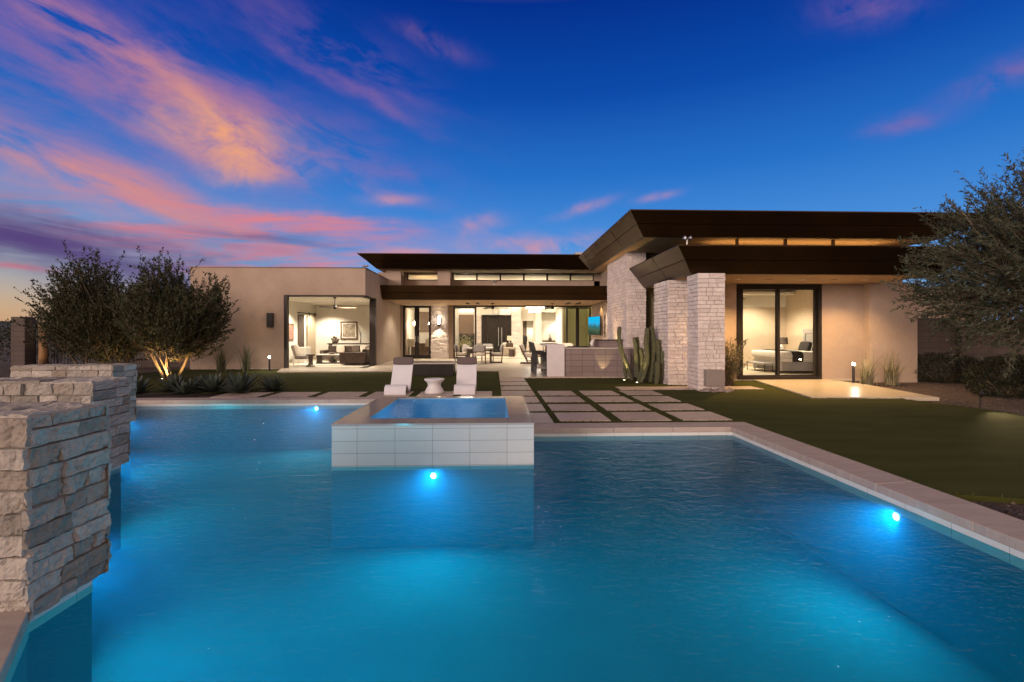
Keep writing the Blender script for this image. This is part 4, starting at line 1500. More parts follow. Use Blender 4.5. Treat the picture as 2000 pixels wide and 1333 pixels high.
uplight(3.71, 16.2, 'uplight at the foot of the grey barbecue counter', 26, (3.78, 16.45, 1.0))
uplight(4.12, 15.1, 'uplight under the leaning cactus arm', 70, (4.22, 15.25, 1.0))
uplight(4.30, 14.35, 'uplight just in front of the cactus clump', 50, (4.50, 14.9, 1.0))


# utility box, rocks, roof floodlights, wall lamps ---------------------------
bx = MB().box(5.50, 5.99, 12.27, 12.455, .13, .56).build('utility_box', M['box_metal'], bevel=.012)
tag(bx, 'taupe metal utility box fixed low on the stone column', 'utility box')
rk = [(5.52, 12.28, .11), (5.70, 12.22, .085), (5.86, 12.26, .12), (6.02, 12.2, .09), (6.12, 12.33, .10), (5.62, 12.14, .06), (5.40, 12.3, .07), (5.95, 12.1, .055)]
rl = ['large dark rock at the foot of the stone column', 'small dark rock second from the left at the column foot', 'largest mauve rock right below the utility box', 'pale rock near the right corner of the column', 'pale rock farthest right at the column foot', 'small rock in front of the dark pair', 'small rock farthest left at the column foot', 'smallest rock in front, on the turf']
for (x, y, r), lab in zip(rk, rl):
    o = MB().ball((x, y, r * .35 - .03), r, 14, 9, (1.2, .9, .75), .55).build('rock', M['rock'], smooth=True)
    tag(o, lab, 'rock', 'loose rocks round the column foot')


def floodlight(x, y, z, label):
    e_ = empty('roof_floodlight', (x, y, z), label, 'floodlight', 'twin floodlights on the roof edges')
    MB().tube([(x, y, z), (x, y, z + .17)], .018, 10).build('post', M['ceramic'], e_)
    for s in (-1, 1):
        MB().tube([(x + s * .01, y, z + .17), (x + s * .04, y - .02, z + .19), (x + s * .09, y - .06, z + .20), (x + s * .10, y - .07, z + .203)], [.02, .035, .055, .05], 14).build('head', M['steel'], e_, smooth=True)


floodlight(5.08, 12.5, 3.81, 'twin floodlight on the lower bedroom roof')
floodlight(0.0, 23.4, 3.82, 'twin floodlight on the roof over the covered patio')
floodlight(-5.70, 21.6, 4.295, 'twin floodlight on the parapet of the living wing')

ws = empty('wall_lamp', (-9.38, FY, 1.76), 'unlit black box wall lamp on the living wing', 'wall lamp')
MB().box(-9.50, -9.25, FY - .14, FY - .02, 1.76, 2.36).build('housing', M['black'], ws, bevel=.006)
MB().box(-9.46, -9.29, FY - .02, FY - .001, 1.9, 2.2).build('bracket', M['frame'], ws)
wl = empty('wall_lamp', (-3.15, 27.8, 1.9), 'lit half-round wall lamp on the stone pier by the french doors', 'wall lamp')
MB().tube([(-3.15, 27.70, 1.9), (-3.15, 27.70, 2.42)], .075, 18, cap=False).build('shade', M['bronze'], wl)
MB().tube([(-3.15, 27.62, 2.05), (-3.15, 27.62, 2.45)], .055, 16).build('diffuser', M['e_bulb'], wl, smooth=True)
light('wall_lamp_down', 'SPOT', (-3.15, 27.60, 1.92), 130, (1, .86, .62), wl, (-3.15, 27.86, .2), .03, R(95), .5)
light('wall_lamp_up', 'SPOT', (-3.15, 27.60, 2.47), 10, (1, .80, .5), wl, (-3.15, 27.7, 3.2), .03, R(100), .6)

# television and wall sculpture on the east wall of the patio
tv = empty('television', (5.45, 26.2, 1.95), 'wall-hung television showing a blue sky over desert plants', 'television')
tv_pts = [(5.30, 26.9), (5.56, 25.1)]
(ax, ay), (bx_, by_) = tv_pts
nx_, ny_ = -(by_ - ay), (bx_ - ax)
ln = math.hypot(nx_, ny_); nx_, ny_ = -nx_ / ln, -ny_ / ln
back = MB().hexa([(ax, ay, 1.42), (bx_, by_, 1.42), (bx_ - nx_ * .05, by_ - ny_ * .05, 1.42), (ax - nx_ * .05, ay - ny_ * .05, 1.42)],
                 [(ax, ay, 2.44), (bx_, by_, 2.44), (bx_ - nx_ * .05, by_ - ny_ * .05, 2.44), (ax - nx_ * .05, ay - ny_ * .05, 2.44)]).build('frame', M['black'], tv)
MB().quad((ax + nx_ * .004, ay + ny_ * .004 - .02, 1.45), (bx_ + nx_ * .004, by_ + ny_ * .004 + .02, 1.45), (bx_ + nx_ * .004, by_ + ny_ * .004 + .02, 2.41), (ax + nx_ * .004, ay + ny_ * .004 - .02, 2.41)).build('screen', M['screen'], tv)
MB().box(5.45, 5.76, 25.9, 26.1, 1.8, 2.0).build('bracket', M['black'], tv)
sc_ = MB()
rnd = random.Random(3)
for k in range(26):
    z = 1.35 + .042 * k + rnd.uniform(-.02, .02)
    y = 24.75 + rnd.uniform(-.16, .16)
    sc_.box(5.70, 5.742, y - rnd.uniform(.05, .13), y + rnd.uniform(.05, .13), z, z + rnd.uniform(.015, .05))
sc_.box(5.705, 5.735, 24.73, 24.77, 1.3, 2.45)
tag(sc_.build('wall_sculpture', M['bronze_decor']), 'dark openwork metal wall sculpture beside the television', 'sculpture')


# ceiling fans -------------------------------------------------------------
def fan(x, y, zc, drop, r, label, rot=0.3, blades=3):
    e_ = empty('ceiling_fan', (x, y, zc - drop), label, 'ceiling fan', 'dark three-blade ceiling fans')
    MB().tube([(x, y, zc), (x, y, zc - .05)], .07, 16).build('canopy', M['black'], e_)
    MB().tube([(x, y, zc - .05), (x, y, zc - drop + .1)], .014, 8).build('downrod', M['black'], e_)
    MB().lathe((x, y, zc - drop - .06), [(.05, 0), (.085, .02), (.095, .10), (.09, .17), (.03, .19)], 20).build('motor', M['black'], e_, smooth=True)
    for k in range(blades):
        a = rot + k * 2 * math.pi / blades
        c, s = math.cos(a), math.sin(a)
        def P(t, w, z): return (x + c * t - s * w, y + s * t + c * w, zc - drop + z)
        MB().hexa([P(.09, -.05, -.01), P(r, -.075, -.035), P(r, .075, .015), P(.09, .05, .01)], [P(.09, -.05, .004), P(r, -.075, -.021), P(r, .075, .029), P(.09, .05, .024)]).build('blade', M['walnut'], e_)


fan(-7.15, 21.9, 3.13, .47, .95, 'dark ceiling fan in the living room', .15)
fan(-.08, 26.0, 3.142, .26, .85, 'dark patio ceiling fan over the dining table', .1)
fan(3.16, 26.0, 3.142, .26, .85, 'dark patio ceiling fan over the lounge chairs', -.1)
fan(8.2, 17.0, 3.5, .72, .9, 'dark ceiling fan in the bedroom', .2)
# ---------------------------------------------------------------- things in the rooms
FI = F + .007
# living room
sofa = empty('sectional_sofa', (-7.2, 24.6, FI), 'brown velvet corner sofa in the living room', 'sofa')
MB().box(-7.10, -5.95, 22.45, 26.7, FI + .07, .42).box(-9.0, -7.10, 25.6, 26.7, FI + .07, .42).build('base', M['sofa'], sofa, bevel=.03)
MB().box(-7.12, -5.93, 22.4, 22.62, FI + .06, .63).build('arm', M['sofa'], sofa, bevel=.04)
MB().box(-9.15, -8.95, 25.6, 26.7, FI + .06, .63).build('arm', M['sofa'], sofa, bevel=.04)
MB().hexa([(-6.20, 22.62, .42), (-5.93, 22.62, .42), (-5.93, 26.7, .42), (-6.20, 26.7, .42)], [(-6.12, 22.62, .78), (-5.93, 22.62, .78), (-5.93, 26.7, .86), (-6.12, 26.7, .86)]).build('backrest', M['sofa'], sofa, bevel=.04)
MB().box(-9.0, -6.2, 26.45, 26.72, .42, .84).build('backrest', M['sofa'], sofa, bevel=.04)
for x in (-6.95, -6.15):
    MB().tube([(x, 22.6, FI), (x, 22.6, FI + .08)], .025, 8).build('leg', M['steel'], sofa)
for k in range(2):
    MB().cushion((-6.68, 23.5 + 1.4 * k, .47), (.9, 1.35, .17), None, .3).build('cushion', M['sofa'], sofa, smooth=True)
pil = [(-8.25, 26.2, .66, .42, 'cush', .25, 'cream pillow at the left end of the brown sofa'), (-7.45, 26.25, .66, .40, 'sofa', -.1, 'brown pillow on the sofa beside the cream one'),
       (-7.0, 26.2, .68, .40, 'cush', .3, 'cream pillow in the inner corner of the brown sofa'), (-6.42, 25.6, .68, .44, 'sofa', 1.1, 'brown pillow at the sofa corner nearest the white wall'),
       (-6.36, 24.6, .66, .42, 'sofa', 1.4, 'dark brown pillow halfway along the sofa back')]
for x, y, z, s, mt, rz, lab in pil:
    rot = Matrix.Rotation(rz, 3, 'Z') @ Matrix.Rotation(-.3, 3, 'X')
    tag(MB().cushion((x, y, z), (s, .15, s), rot, .42).build('pillow', M[mt], smooth=True), lab, 'pillow', 'pillows on the brown sofa')

tag(MB().box(-9.4, -6.4, 22.0, 26.0, FI - .001, FI + .008).build('rug', M['rug']), 'pale rug under the living room coffee table', 'rug')
ct = empty('coffee_table', (-7.9, 23.6, FI), 'low coffee table with pale top and dark curved base in the living room', 'coffee table')
MB().box(-8.52, -7.25, 23.3, 24.1, .46, .50).build('tabletop', M['concrete'], ct, bevel=.005)
arc = [(-7.55 - .33 * math.cos(a), .25 + .19 * math.sin(a)) for a in [math.pi * (i / 12) - math.pi / 2 for i in range(13)]]
mb = MB()
for (xa, za), (xb, zb2) in zip(arc[:-1], arc[1:]):
    mb.hexa([(xa - .05, 23.35, za), (xb - .05, 23.35, zb2), (xb - .05, 24.05, zb2), (xa - .05, 24.05, za)], [(xa + .05, 23.35, za), (xb + .05, 23.35, zb2), (xb + .05, 24.05, zb2), (xa + .05, 24.05, za)])
mb.box(-8.5, -7.3, 23.35, 24.05, FI + .01, FI + .05)
mb.box(-8.5, -8.46, 23.35, 24.05, FI + .05, .46)
mb.build('base', M['walnut'], ct)
bw = MB().lathe((-7.85, 23.6, .502), [(.05, 0), (.16, .03), (.2, .06), (.17, .07), (.05, .04)], 20).build('bowl', M['bronze_decor'], smooth=True)
tag(bw, 'shallow dark bowl on the living room coffee table', 'bowl')
dt = MB().lathe((-8.05, 21.45, FI), [(.19, 0), (.19, .03), (.10, .10), (.085, .28), (.11, .46), (.20, .50), (.20, .55)], 28).build('drum_table', M['walnut'], smooth=False)
tag(dt, 'small dark pedestal table beside the metal-framed armchair', 'side table')
ac = empty('armchair', (-8.75, 22.1, FI), 'pale armchair on thin metal legs by the glass corner', 'armchair')
MB().cushion((-8.62, 22.1, .43), (.62, .6, .16), None, .3).build('seat', M['cush_grey'], ac, smooth=True)
MB().cushion((-8.92, 22.1, .70), (.16, .6, .62), Matrix.Rotation(-.35, 3, 'Y'), .35).build('backrest', M['cush'], ac, smooth=True)
for y in (21.83, 22.37):
    MB().tube([(-8.35, y, FI), (-8.35, y, .56), (-8.9, y, .56), (-8.98, y, .36), (-8.92, y, FI)], .012, 8).build('frame', M['steel'], ac)
c2 = MB().box(-10.0, -9.4, 24.3, 25.1, FI, .82).build('cabinet', M['ceramic'], bevel=.02)
tag(c2, 'white cabinet against the living room west wall', 'cabinet')


def picture(x0, x1, y, z0, z1, label, mt='art', axis='y'):
    e_ = empty('picture', ((x0 + x1) / 2, y, z0), label, 'picture')
    w = .07
    if axis == 'y':
        MB().box(x0, x1, y - .04, y - .004, z0, z0 + w).box(x0, x1, y - .04, y - .004, z1 - w, z1).box(x0, x0 + w, y - .04, y - .004, z0 + w, z1 - w).box(x1 - w, x1, y - .04, y - .004, z0 + w, z1 - w).build('frame', M['picframe'], e_)
        MB().box(x0 + w, x1 - w, y - .02, y - .004, z0 + w, z1 - w).build('mount', M['ceramic'], e_)
        MB().box(x0 + w * 2, x1 - w * 2, y - .026, y - .021, z0 + w * 2, z1 - w * 2).build('canvas', M[mt], e_)
    return e_


picture(-8.78, -7.82, 27.9, 1.17, 2.19, 'framed brown and cream picture on the living room back wall')
e_ = empty('picture', (-10.2, 24.5, 1.15), 'small reddish picture by the barn door', 'picture')
MB().box(-10.199, -10.17, 24.15, 24.85, 1.15, 2.0).build('frame', M['picframe'], e_)
MB().box(-10.169, -10.165, 24.22, 24.78, 1.22, 1.93).build('canvas', M['art_pink'], e_)
cs = empty('console_table', (-8.2, 27.4, FI), 'dark console table against the living room back wall', 'console table')
MB().box(-9.3, -6.6, 27.2, 27.7, .90, .96).build('tabletop', M['walnut'], cs)
for x in (-9.2, -6.75):
    MB().box(x - .04, x + .04, 27.25, 27.65, FI, .90).build('leg', M['walnut'], cs)
fg = MB()
for dx, dz, r in ((0, .10, .12), (.16, .12, .10), (-.12, .24, .06), (.10, .27, .08), (.0, .33, .07), (.24, .2, .06)):
    fg.ball((-9.0 + dx, 27.42, .962 + dz), r, 12, 8, (1, .7, 1), .5)
tag(fg.build('figurine', M['bronze_decor'], smooth=True), 'dark animal-shaped figurine at the left end of the console', 'figurine')
vs_ = MB().lathe((-6.75, 27.1, .96), [(.09, 0), (.16, .08), (.15, .2), (.07, .3), (.10, .36), (.11, .44), (.08, .52), (.02, .55)], 18).build('vase', M['bronze_decor'], smooth=True)
tag(vs_, 'bulbous brown vase behind the sofa corner', 'vase')
br_ = MB().tube([(-7.5, 27.35, .96), (-7.48, 27.35, 1.5), (-7.62, 27.33, 1.85), (-7.85, 27.3, 2.0)], [.03, .022, .014, .005], 6).tube([(-7.49, 27.35, 1.35), (-7.55, 27.3, 1.6), (-7.68, 27.3, 1.72)], [.015, .01, .004], 6)
tag(br_.build('driftwood', M['walnut']), 'dark bare branch standing on the console', 'branch')
b2 = MB().tube([(-6.2, 26.6, .86), (-6.15, 26.7, 1.3), (-6.4, 26.7, 1.62), (-6.75, 26.6, 1.75)], [.02, .014, .01, .004], 6).tube([(-6.17, 26.7, 1.2), (-6.05, 26.6, 1.45)], [.01, .004], 6)
tag(b2.build('driftwood', M['walnut']), 'thin curved branch by the white wall', 'branch')

# patio dining ------------------------------------------------------------
tb = empty('dining_table', (-.65, 24.3, F), 'pale-topped outdoor dining table under the patio fan', 'dining table')
MB().box(-1.42, -.05, 23.55, 25.3, .74, .79).build('tabletop', M['concrete'], tb, bevel=.006)
for x in (-1.3, -.17):
    for y in (23.7, 25.15):
        MB().box(x - .05, x + .05, y - .05, y + .05, F, .74).build('leg', M['walnut'], tb)


def dchair(label):
    e_ = empty('dining_chair', (0, 0, 0), label, 'dining chair', 'dining chairs round the patio table')
    MB().cushion((0, 0, .44), (.56, .56, .13), None, .3).build('seat', M['cush'], e_, smooth=True)
    MB().cushion((0, .27, .74), (.56, .13, .34), Matrix.Rotation(-.18, 3, 'X'), .35).build('backrest', M['cush_grey'], e_, smooth=True)
    fr_ = MB()
    for s in (-1, 1):
        fr_.box(s * .30 - .022, s * .30 + .022, -.30, .30, 0, .045)
        fr_.box(s * .30 - .022, s * .30 + .022, -.30, -.25, .045, .40)
        fr_.hexa([(s * .30 - .022, .25, .045), (s * .30 + .022, .25, .045), (s * .30 + .022, .30, .045), (s * .30 - .022, .30, .045)], [(s * .30 - .022, .33, .90), (s * .30 + .022, .33, .90), (s * .30 + .022, .37, .90), (s * .30 - .022, .37, .90)])
        fr_.box(s * .30 - .02, s * .30 + .02, -.25, .26, .34, .385)
    fr_.box(-.3, .3, .28, .31, .56, .60)
    fr_.build('frame', M['walnut'], e_)
    return e_


d0 = dchair('dining chair with its back to the pool at the near end of the table')
d0.location = (-.72, 23.35, F); d0.rotation_euler = (0, 0, math.pi)
copy_tree(d0, (.10, 24.05, F), -math.pi / 2, 'dining chair on the right side of the table, seen from the side')
copy_tree(d0, (-1.62, 24.2, F), math.pi / 2 + .25, 'dining chair on the left side of the table, angled outward')
copy_tree(d0, (-.35, 25.7, F), 0.0, 'dining chair at the far end of the patio table')
pw = MB().cushion((-1.42, 23.98, .77), (.36, .1, .36), Matrix.Rotation(.5, 3, 'Z') @ Matrix.Rotation(.25, 3, 'Y'), .42).build('pillow', M['ceramic'], smooth=True)
tag(pw, 'white pillow on the angled dining chair', 'pillow')
pl = empty('centrepiece', (-.75, 24.4, .79), 'low planter of reddish foliage on the patio dining table', 'plant')
MB().lathe((-.75, 24.4, .79), [(.08, 0), (.12, .06), (.11, .08)], 16).build('pot', M['bronze_decor'], pl)
fo = MB()
for k in range(160):
    a, b2_, r = rnd.uniform(0, 6.28), rnd.uniform(.1, 1.4), rnd.uniform(.06, .2)
    p = Vector((-.75 + r * math.cos(a) * math.cos(b2_) * 1.3, 24.4 + r * math.sin(a) * math.cos(b2_), .86 + r * math.sin(b2_)))
    d = Vector((rnd.uniform(-1, 1), rnd.uniform(-1, 1), rnd.uniform(-.3, 1))).normalized() * .06
    w = d.orthogonal().normalized() * .015
    fo.add([p - w, p + d * .5 + w * .8, p + d, p + w], [(0, 1, 2, 3)])
fo.build('foliage', M['leaf_shrub'], pl)


# lounge chairs under the right-hand fan
def lounge(label):
    e_ = empty('lounge_chair', (0, 0, 0), label, 'lounge chair', 'wood-framed lounge chairs on the patio')
    MB().cushion((0, -.02, .40), (.68, .74, .19), None, .28).build('seat', M['cush'], e_, smooth=True)
    MB().cushion((0, .38, .68), (.68, .2, .56), Matrix.Rotation(-.28, 3, 'X'), .3).build('backrest', M['cush'], e_, smooth=True)
    fr_ = MB()
    for s in (-1, 1):
        x = s * .38
        fr_.box(x - .025, x + .025, -.40, .50, 0, .05)
        fr_.hexa([(x - .025, -.40, .05), (x + .025, -.40, .05), (x + .025, -.35, .05), (x - .025, -.35, .05)], [(x - .025, -.32, .60), (x + .025, -.32, .60), (x + .025, -.27, .60), (x - .025, -.27, .60)])
        fr_.hexa([(x - .025, .10, .05), (x + .025, .10, .05), (x + .025, .15, .05), (x - .025, .15, .05)], [(x - .025, .48, .86), (x + .025, .48, .86), (x + .025, .53, .86), (x - .025, .53, .86)])
        fr_.box(x - .03, x + .03, -.34, .42, .58, .615)
    fr_.box(-.38, .38, -.35, -.30, .25, .30).box(-.38, .38, .40, .45, .60, .64)
    fr_.build('frame', M['walnut'], e_)
    return e_


l0 = lounge('cushioned lounge chair seen from the side, beside the bar stools')
l0.location = (1.78, 23.5, F); l0.rotation_euler = (0, 0, math.pi / 2 - .1)
copy_tree(l0, (2.35, 25.1, F), 0.25, 'cushioned lounge chair facing the pool behind the sideways one')
copy_tree(l0, (3.6, 24.6, F), -.5, 'cushioned lounge chair partly hidden behind the bar')

# great room
s2 = empty('white_armchair', (.95, 31.6, FI), 'cream club armchair near the entry doors', 'armchair')
MB().box(.48, 1.42, 31.2, 32.1, FI + .05, .44).build('base', M['cush'], s2, bevel=.03)
MB().box(.46, .62, 31.18, 32.1, FI + .05, .66).build('arm', M['cush'], s2, bevel=.05)
MB().box(1.28, 1.44, 31.18, 32.1, FI + .05, .66).build('arm', M['cush'], s2, bevel=.05)
MB().box(.62, 1.28, 31.95, 32.12, .44, .84).build('backrest', M['cush'], s2, bevel=.05)
MB().box(.62, 1.28, 31.15, 31.23, FI + .05, .62).build('front_panel', M['cush'], s2, bevel=.03)
tag(MB().cushion((1.02, 31.72, .72), (.5, .14, .34), None, .4).build('pillow', M['sofa'], smooth=True), 'brown pillow on the cream club armchair', 'pillow')
tag(MB().cushion((.70, 31.80, .74), (.3, .14, .34), None, .4).build('pillow', M['linen'], smooth=True), 'white pillow on the cream club armchair', 'pillow')
tag(MB().lathe((1.12, 30.4, FI), [(.2, 0), (.2, .42), (.21, .43), (.21, .46)], 22).build('drum_table', M['walnut']), 'dark ribbed drum table before the cream armchair', 'side table')
tl = empty('table_lamp', (1.05, 33.0, FI), 'lamp with pale square shade beside the entry doors', 'lamp')
MB().box(.80, 1.30, 32.8, 33.2, FI, .62).build('stand', M['walnut'], tl)
MB().tube([(1.05, 33.0, .62), (1.05, 33.0, 1.02)], .05, 12).build('base', M['ceramic'], tl)
MB().box(.90, 1.20, 32.85, 33.15, 1.02, 1.34).build('lamp_shade', M['lampshade'], tl, bevel=.01)
for x0, x1, y, z, lab in ((-2.2, -1.35, 31.0, 3.0, 'glowing linear lamp behind the left glass panel'), (2.08, 3.35, 31.5, 3.24, 'long glowing linear lamp over the lounge area'), (2.4, 3.2, 33.0, 3.05, 'shorter glowing linear lamp behind the long one')):
    e_ = empty('linear_lamp', ((x0 + x1) / 2, y, z), lab, 'pendant lamp')
    MB().box(x0, x1, y - .05, y + .05, z - .09, z + .05).build('diffuser', M['e_bar'], e_, bevel=.02)
    MB().tube([(x0 + .2, y, z + .05), (x0 + .2, y, 4.68)], .006, 6).tube([(x1 - .2, y, z + .05), (x1 - .2, y, 4.68)], .006, 6).build('cable', M['black'], e_)
    light('linear_lamp_glow', 'AREA', ((x0 + x1) / 2, y, z - .1), 70, (1, .9, .75), e_, None, x1 - x0, size_y=.1)
    light('added_ceiling_light', 'AREA', ((x0 + x1) / 2, y, z + .12), 440, (1, .80, .50), e_, ((x0 + x1) / 2, y + .01, z + 2), x1 - x0, size_y=.1)  # added upward light to brighten the great room ceiling and clerestory
rg = MB()
pts = [(.15 + .27 * math.cos(2 * math.pi * k / 32), 35.93, 3.16 + .27 * math.sin(2 * math.pi * k / 32)) for k in range(33)]
rg.tube(pts, .02, 6, cap=False)
pts = [(.15 + .18 * math.cos(2 * math.pi * k / 32), 35.93, 3.16 + .18 * math.sin(2 * math.pi * k / 32)) for k in range(33)]
rg.tube(pts, .012, 6, cap=False)
tag(rg.build('ring_ornament', M['steel']), 'metal ring ornament over the entry doors', 'ornament')
sh = empty('sideboard', (4.6, 35.2, FI), 'dark sideboard in the spotlit alcove', 'sideboard')
MB().box(3.55, 5.18, 35.0, 35.42, .66, 1.0).build('body', M['walnut'], sh)
for x in (3.65, 5.08):
    MB().box(x - .03, x + .03, 35.05, 35.4, FI, .66).build('leg', M['black'], sh)
tag(MB().lathe((4.1, 35.2, 1.0), [(.12, 0), (.14, .1), (.05, .25), (.03, .42), (.05, .46)], 16).build('vase', M['bronze_decor'], smooth=True), 'small dark vase on the alcove sideboard', 'vase')
sf = empty('long_sofa', (3.4, 32.6, FI), 'cream sofa seen behind the patio lounge chairs', 'sofa')
MB().box(2.2, 4.2, 32.4, 33.3, FI + .05, .45).build('base', M['cush'], sf, bevel=.04)
MB().box(2.2, 4.2, 32.2, 32.42, FI + .05, .92).build('backrest', M['cush'], sf, bevel=.05)
cs2 = MB().cushion((3.45, 38.2, .62), (.5, .5, 1.15), None, .3)
oc = empty('office_chair', (2.35, 37.6, F), 'dark office chair in the room beyond the doorway', 'chair')
MB().cushion((2.38, 37.75, 1.0), (.46, .1, .75), None, .4).build('backrest', M['dark_fabric'], oc, smooth=True)
MB().cushion((2.38, 37.5, .55), (.48, .48, .1), None, .4).build('seat', M['dark_fabric'], oc, smooth=True)
MB().tube([(2.38, 37.5, F), (2.38, 37.5, .5)], .03, 8).build('pedestal', M['black'], oc)
dk = empty('fireplace', (-2.05, 35.4, FI), 'dark fireplace block behind the left glass panel', 'fireplace')
MB().box(-2.5, -1.45, 35.2, 35.78, FI, 1.5).build('hearth', M['dark_steel'], dk)
pt = empty('potted_plant', (-1.95, 32.5, FI), 'green potted plant behind the left glass panel', 'plant')
MB().lathe((-1.95, 32.5, FI), [(.16, 0), (.2, .35), (.18, .36)], 16).build('pot', M['ceramic'], pt)
fo = MB()
for k in range(420):
    p = Vector((-1.95, 32.5, .85)) + Vector((rnd.gauss(0, .22), rnd.gauss(0, .22), rnd.gauss(0, .2)))
    d = Vector((rnd.uniform(-1, 1), rnd.uniform(-1, 1), rnd.uniform(-.4, 1))).normalized() * .14
    w = d.orthogonal().normalized() * .035
    fo.add([p - w, p + d * .5 + w, p + d, p + w], [(0, 1, 2, 3)])
fo.build('foliage', M['leaf_shrub'], pt)
# kitchen
for x, lab in ((-5.02, 'glass pendant lamp in the left pane of the french doors'), (-4.05, 'glass pendant lamp in the right pane of the french doors')):
    y = 30.6
    e_ = empty('pendant_lamp', (x, y, 2.0), lab, 'pendant lamp', 'pendants over the kitchen counter')
    MB().tube([(x, y, 4.68), (x, y, 2.36)], .006, 6).build('cable', M['black'], e_)
    MB().ball((x, y, 2.14), .085, 14, 10, (1, 1, 1.5)).build('globe', M['e_bulb'], e_, smooth=True)
    light('pendant_glow', 'POINT', (x, y, 1.85), 20, WARM, e_, size=.08)


def kstool(label):
    e_ = empty('kitchen_stool', (0, 0, 0), label, 'stool', 'kitchen counter stools')
    MB().cushion((0, 0, .68), (.46, .46, .1), None, .3).build('seat', M['cush'], e_, smooth=True)
    MB().cushion((0, -.22, .92), (.46, .1, .42), None, .3).build('backrest', M['cush'], e_, smooth=True)
    for sx in (-1, 1):
        for sy in (-1, 1):
            MB().tube([(sx * .2, sy * .2, 0), (sx * .17, sy * .17, .65)], .018, 8).build('leg', M['walnut'], e_)
    return e_


k0 = kstool('cream kitchen stool seen through the left french door')
k0.location = (-5.15, 30.2, FI)
copy_tree(k0, (-4.05, 30.2, FI), .1, 'cream kitchen stool seen through the right french door')
isl = empty('kitchen_island', (-4.7, 30.8, FI), 'white kitchen island behind the stools', 'kitchen island')
MB().box(-5.4, -3.7, 30.62, 31.5, .88, .93).build('countertop', M['quartz'], isl)
MB().box(-5.3, -3.8, 30.95, 31.45, FI, .88).build('base', M['brown_panel'], isl)
bt = MB().lathe((-4.25, 31.2, .93), [(.035, 0), (.035, .18), (.012, .24), (.012, .30)], 12).build('bottle', M['black'], smooth=True)
tag(bt, 'dark bottle on the kitchen island', 'bottle')

# bedroom --------------------------------------------------------------------
bed = empty('bed', (11.7, 18.4, FI), 'wide bed with pale bedding behind the sliding door', 'bed')
MB().box(10.62, 12.85, 17.4, 19.4, FI + .06, .46).build('base', M['cush_grey'], bed, bevel=.02)
MB().cushion((11.74, 18.4, .60), (2.24, 2.02, .34), None, .14, 14).build('mattress', M['linen'], bed, smooth=True)
MB().cushion((11.40, 18.4, .70), (1.74, 2.14, .26), None, .18, 14).build('duvet', M['linen'], bed, smooth=True)
MB().box(12.86, 12.97, 17.25, 19.55, FI, 1.68).box(12.83, 12.86, 17.25, 19.55, 1.50, 1.68).box(12.83, 12.86, 17.25, 17.4, .3, 1.50).box(12.83, 12.86, 19.4, 19.55, .3, 1.50).build('headboard', M['cush_grey'], bed, bevel=.012)
th = MB()
prof = [(17.29, .46), (17.27, .70), (17.36, .815), (17.7, .845), (19.1, .845), (19.4, .82)]
for (ya, za), (yb, zb2) in zip(prof[:-1], prof[1:]):
    th.hexa([(10.95, ya, za), (11.36, ya, za), (11.36, yb, zb2), (10.95, yb, zb2)], [(10.95, ya - .014, za + .014), (11.36, ya - .014, za + .014), (11.36, yb - .006, zb2 + .016), (10.95, yb - .006, zb2 + .016)])
tag(th.build('throw_blanket', M['dark_fabric']), 'dark throw blanket laid across the bed', 'blanket')
for x, y, s, mt, lab in ((12.42, 17.95, .5, 'dark_fabric', 'dark square pillow on the bed, nearer the glass'), (12.40, 18.75, .52, 'dark_fabric', 'dark square pillow on the bed, toward the lamp'), (12.68, 17.7, .42, 'linen', 'white pillow leaning on the headboard')):
    tag(MB().cushion((x, y, .98), (.18, s + .12, s * .8), Matrix.Rotation(.3, 3, 'Y'), .42).build('pillow', M[mt], smooth=True), lab, 'pillow', 'pillows on the bed')
bn = empty('bench', (10.25, 18.4, FI), 'low bench with thin dark legs at the foot of the bed', 'bench')
MB().box(10.16, 10.56, 17.75, 19.1, .33, .39).build('seat', M['cush_grey'], bn, bevel=.02)
for x in (10.20, 10.52):
    for y in (17.80, 19.04):
        MB().box(x - .012, x + .012, y - .012, y + .012, FI, .33).build('leg', M['black'], bn)
ns = empty('nightstand', (12.35, 20.0, FI), 'pale nightstand in the corner of the bedroom', 'nightstand')
MB().box(11.95, 12.8, 19.75, 20.3, FI, .66).build('body', M['ceramic'], ns, bevel=.01)
MB().box(12.0, 12.75, 19.73, 19.75, .36, .62).build('drawer', M['cush_grey'], ns)
bl = empty('bedside_lamp', (12.2, 20.0, .66), 'lit bedside lamp with a dark shade', 'lamp')
MB().lathe((12.2, 20.0, .66), [(.08, 0), (.11, .05), (.11, .2), (.06, .30), (.02, .36)], 18).build('base', M['ceramic'], bl, smooth=True)
MB().tube([(12.2, 20.0, 1.05), (12.2, 20.0, 1.34)], [.25, .22], 22, cap=False).build('lamp_shade', M['dark_shade'], bl)
MB().ball((12.2, 20.0, 1.2), .05, 10, 8).build('bulb', M['e_bulb'], bl, smooth=True)
light('bedside_glow', 'POINT', (12.2, 20.0, 1.3), 22, (1, .82, .55), bl, size=.05)
# ---------------------------------------------------------------- plants and garden edges
def leaf(mb, p, d, l, w, rnd, fold=True):
    d = Vector(d).normalized()
    s = d.cross(Vector((rnd.uniform(-1, 1), rnd.uniform(-1, 1), rnd.uniform(-1, 1))))
    if s.length < 1e-3: s = d.orthogonal()
    s = s.normalized() * w * .5
    nrm = d.cross(s).normalized() * w * .18
    mb.add([p, p + d * l * .45 + s + nrm, p + d * l, p + d * l * .45 - s + nrm], [(0, 1, 2, 3)])


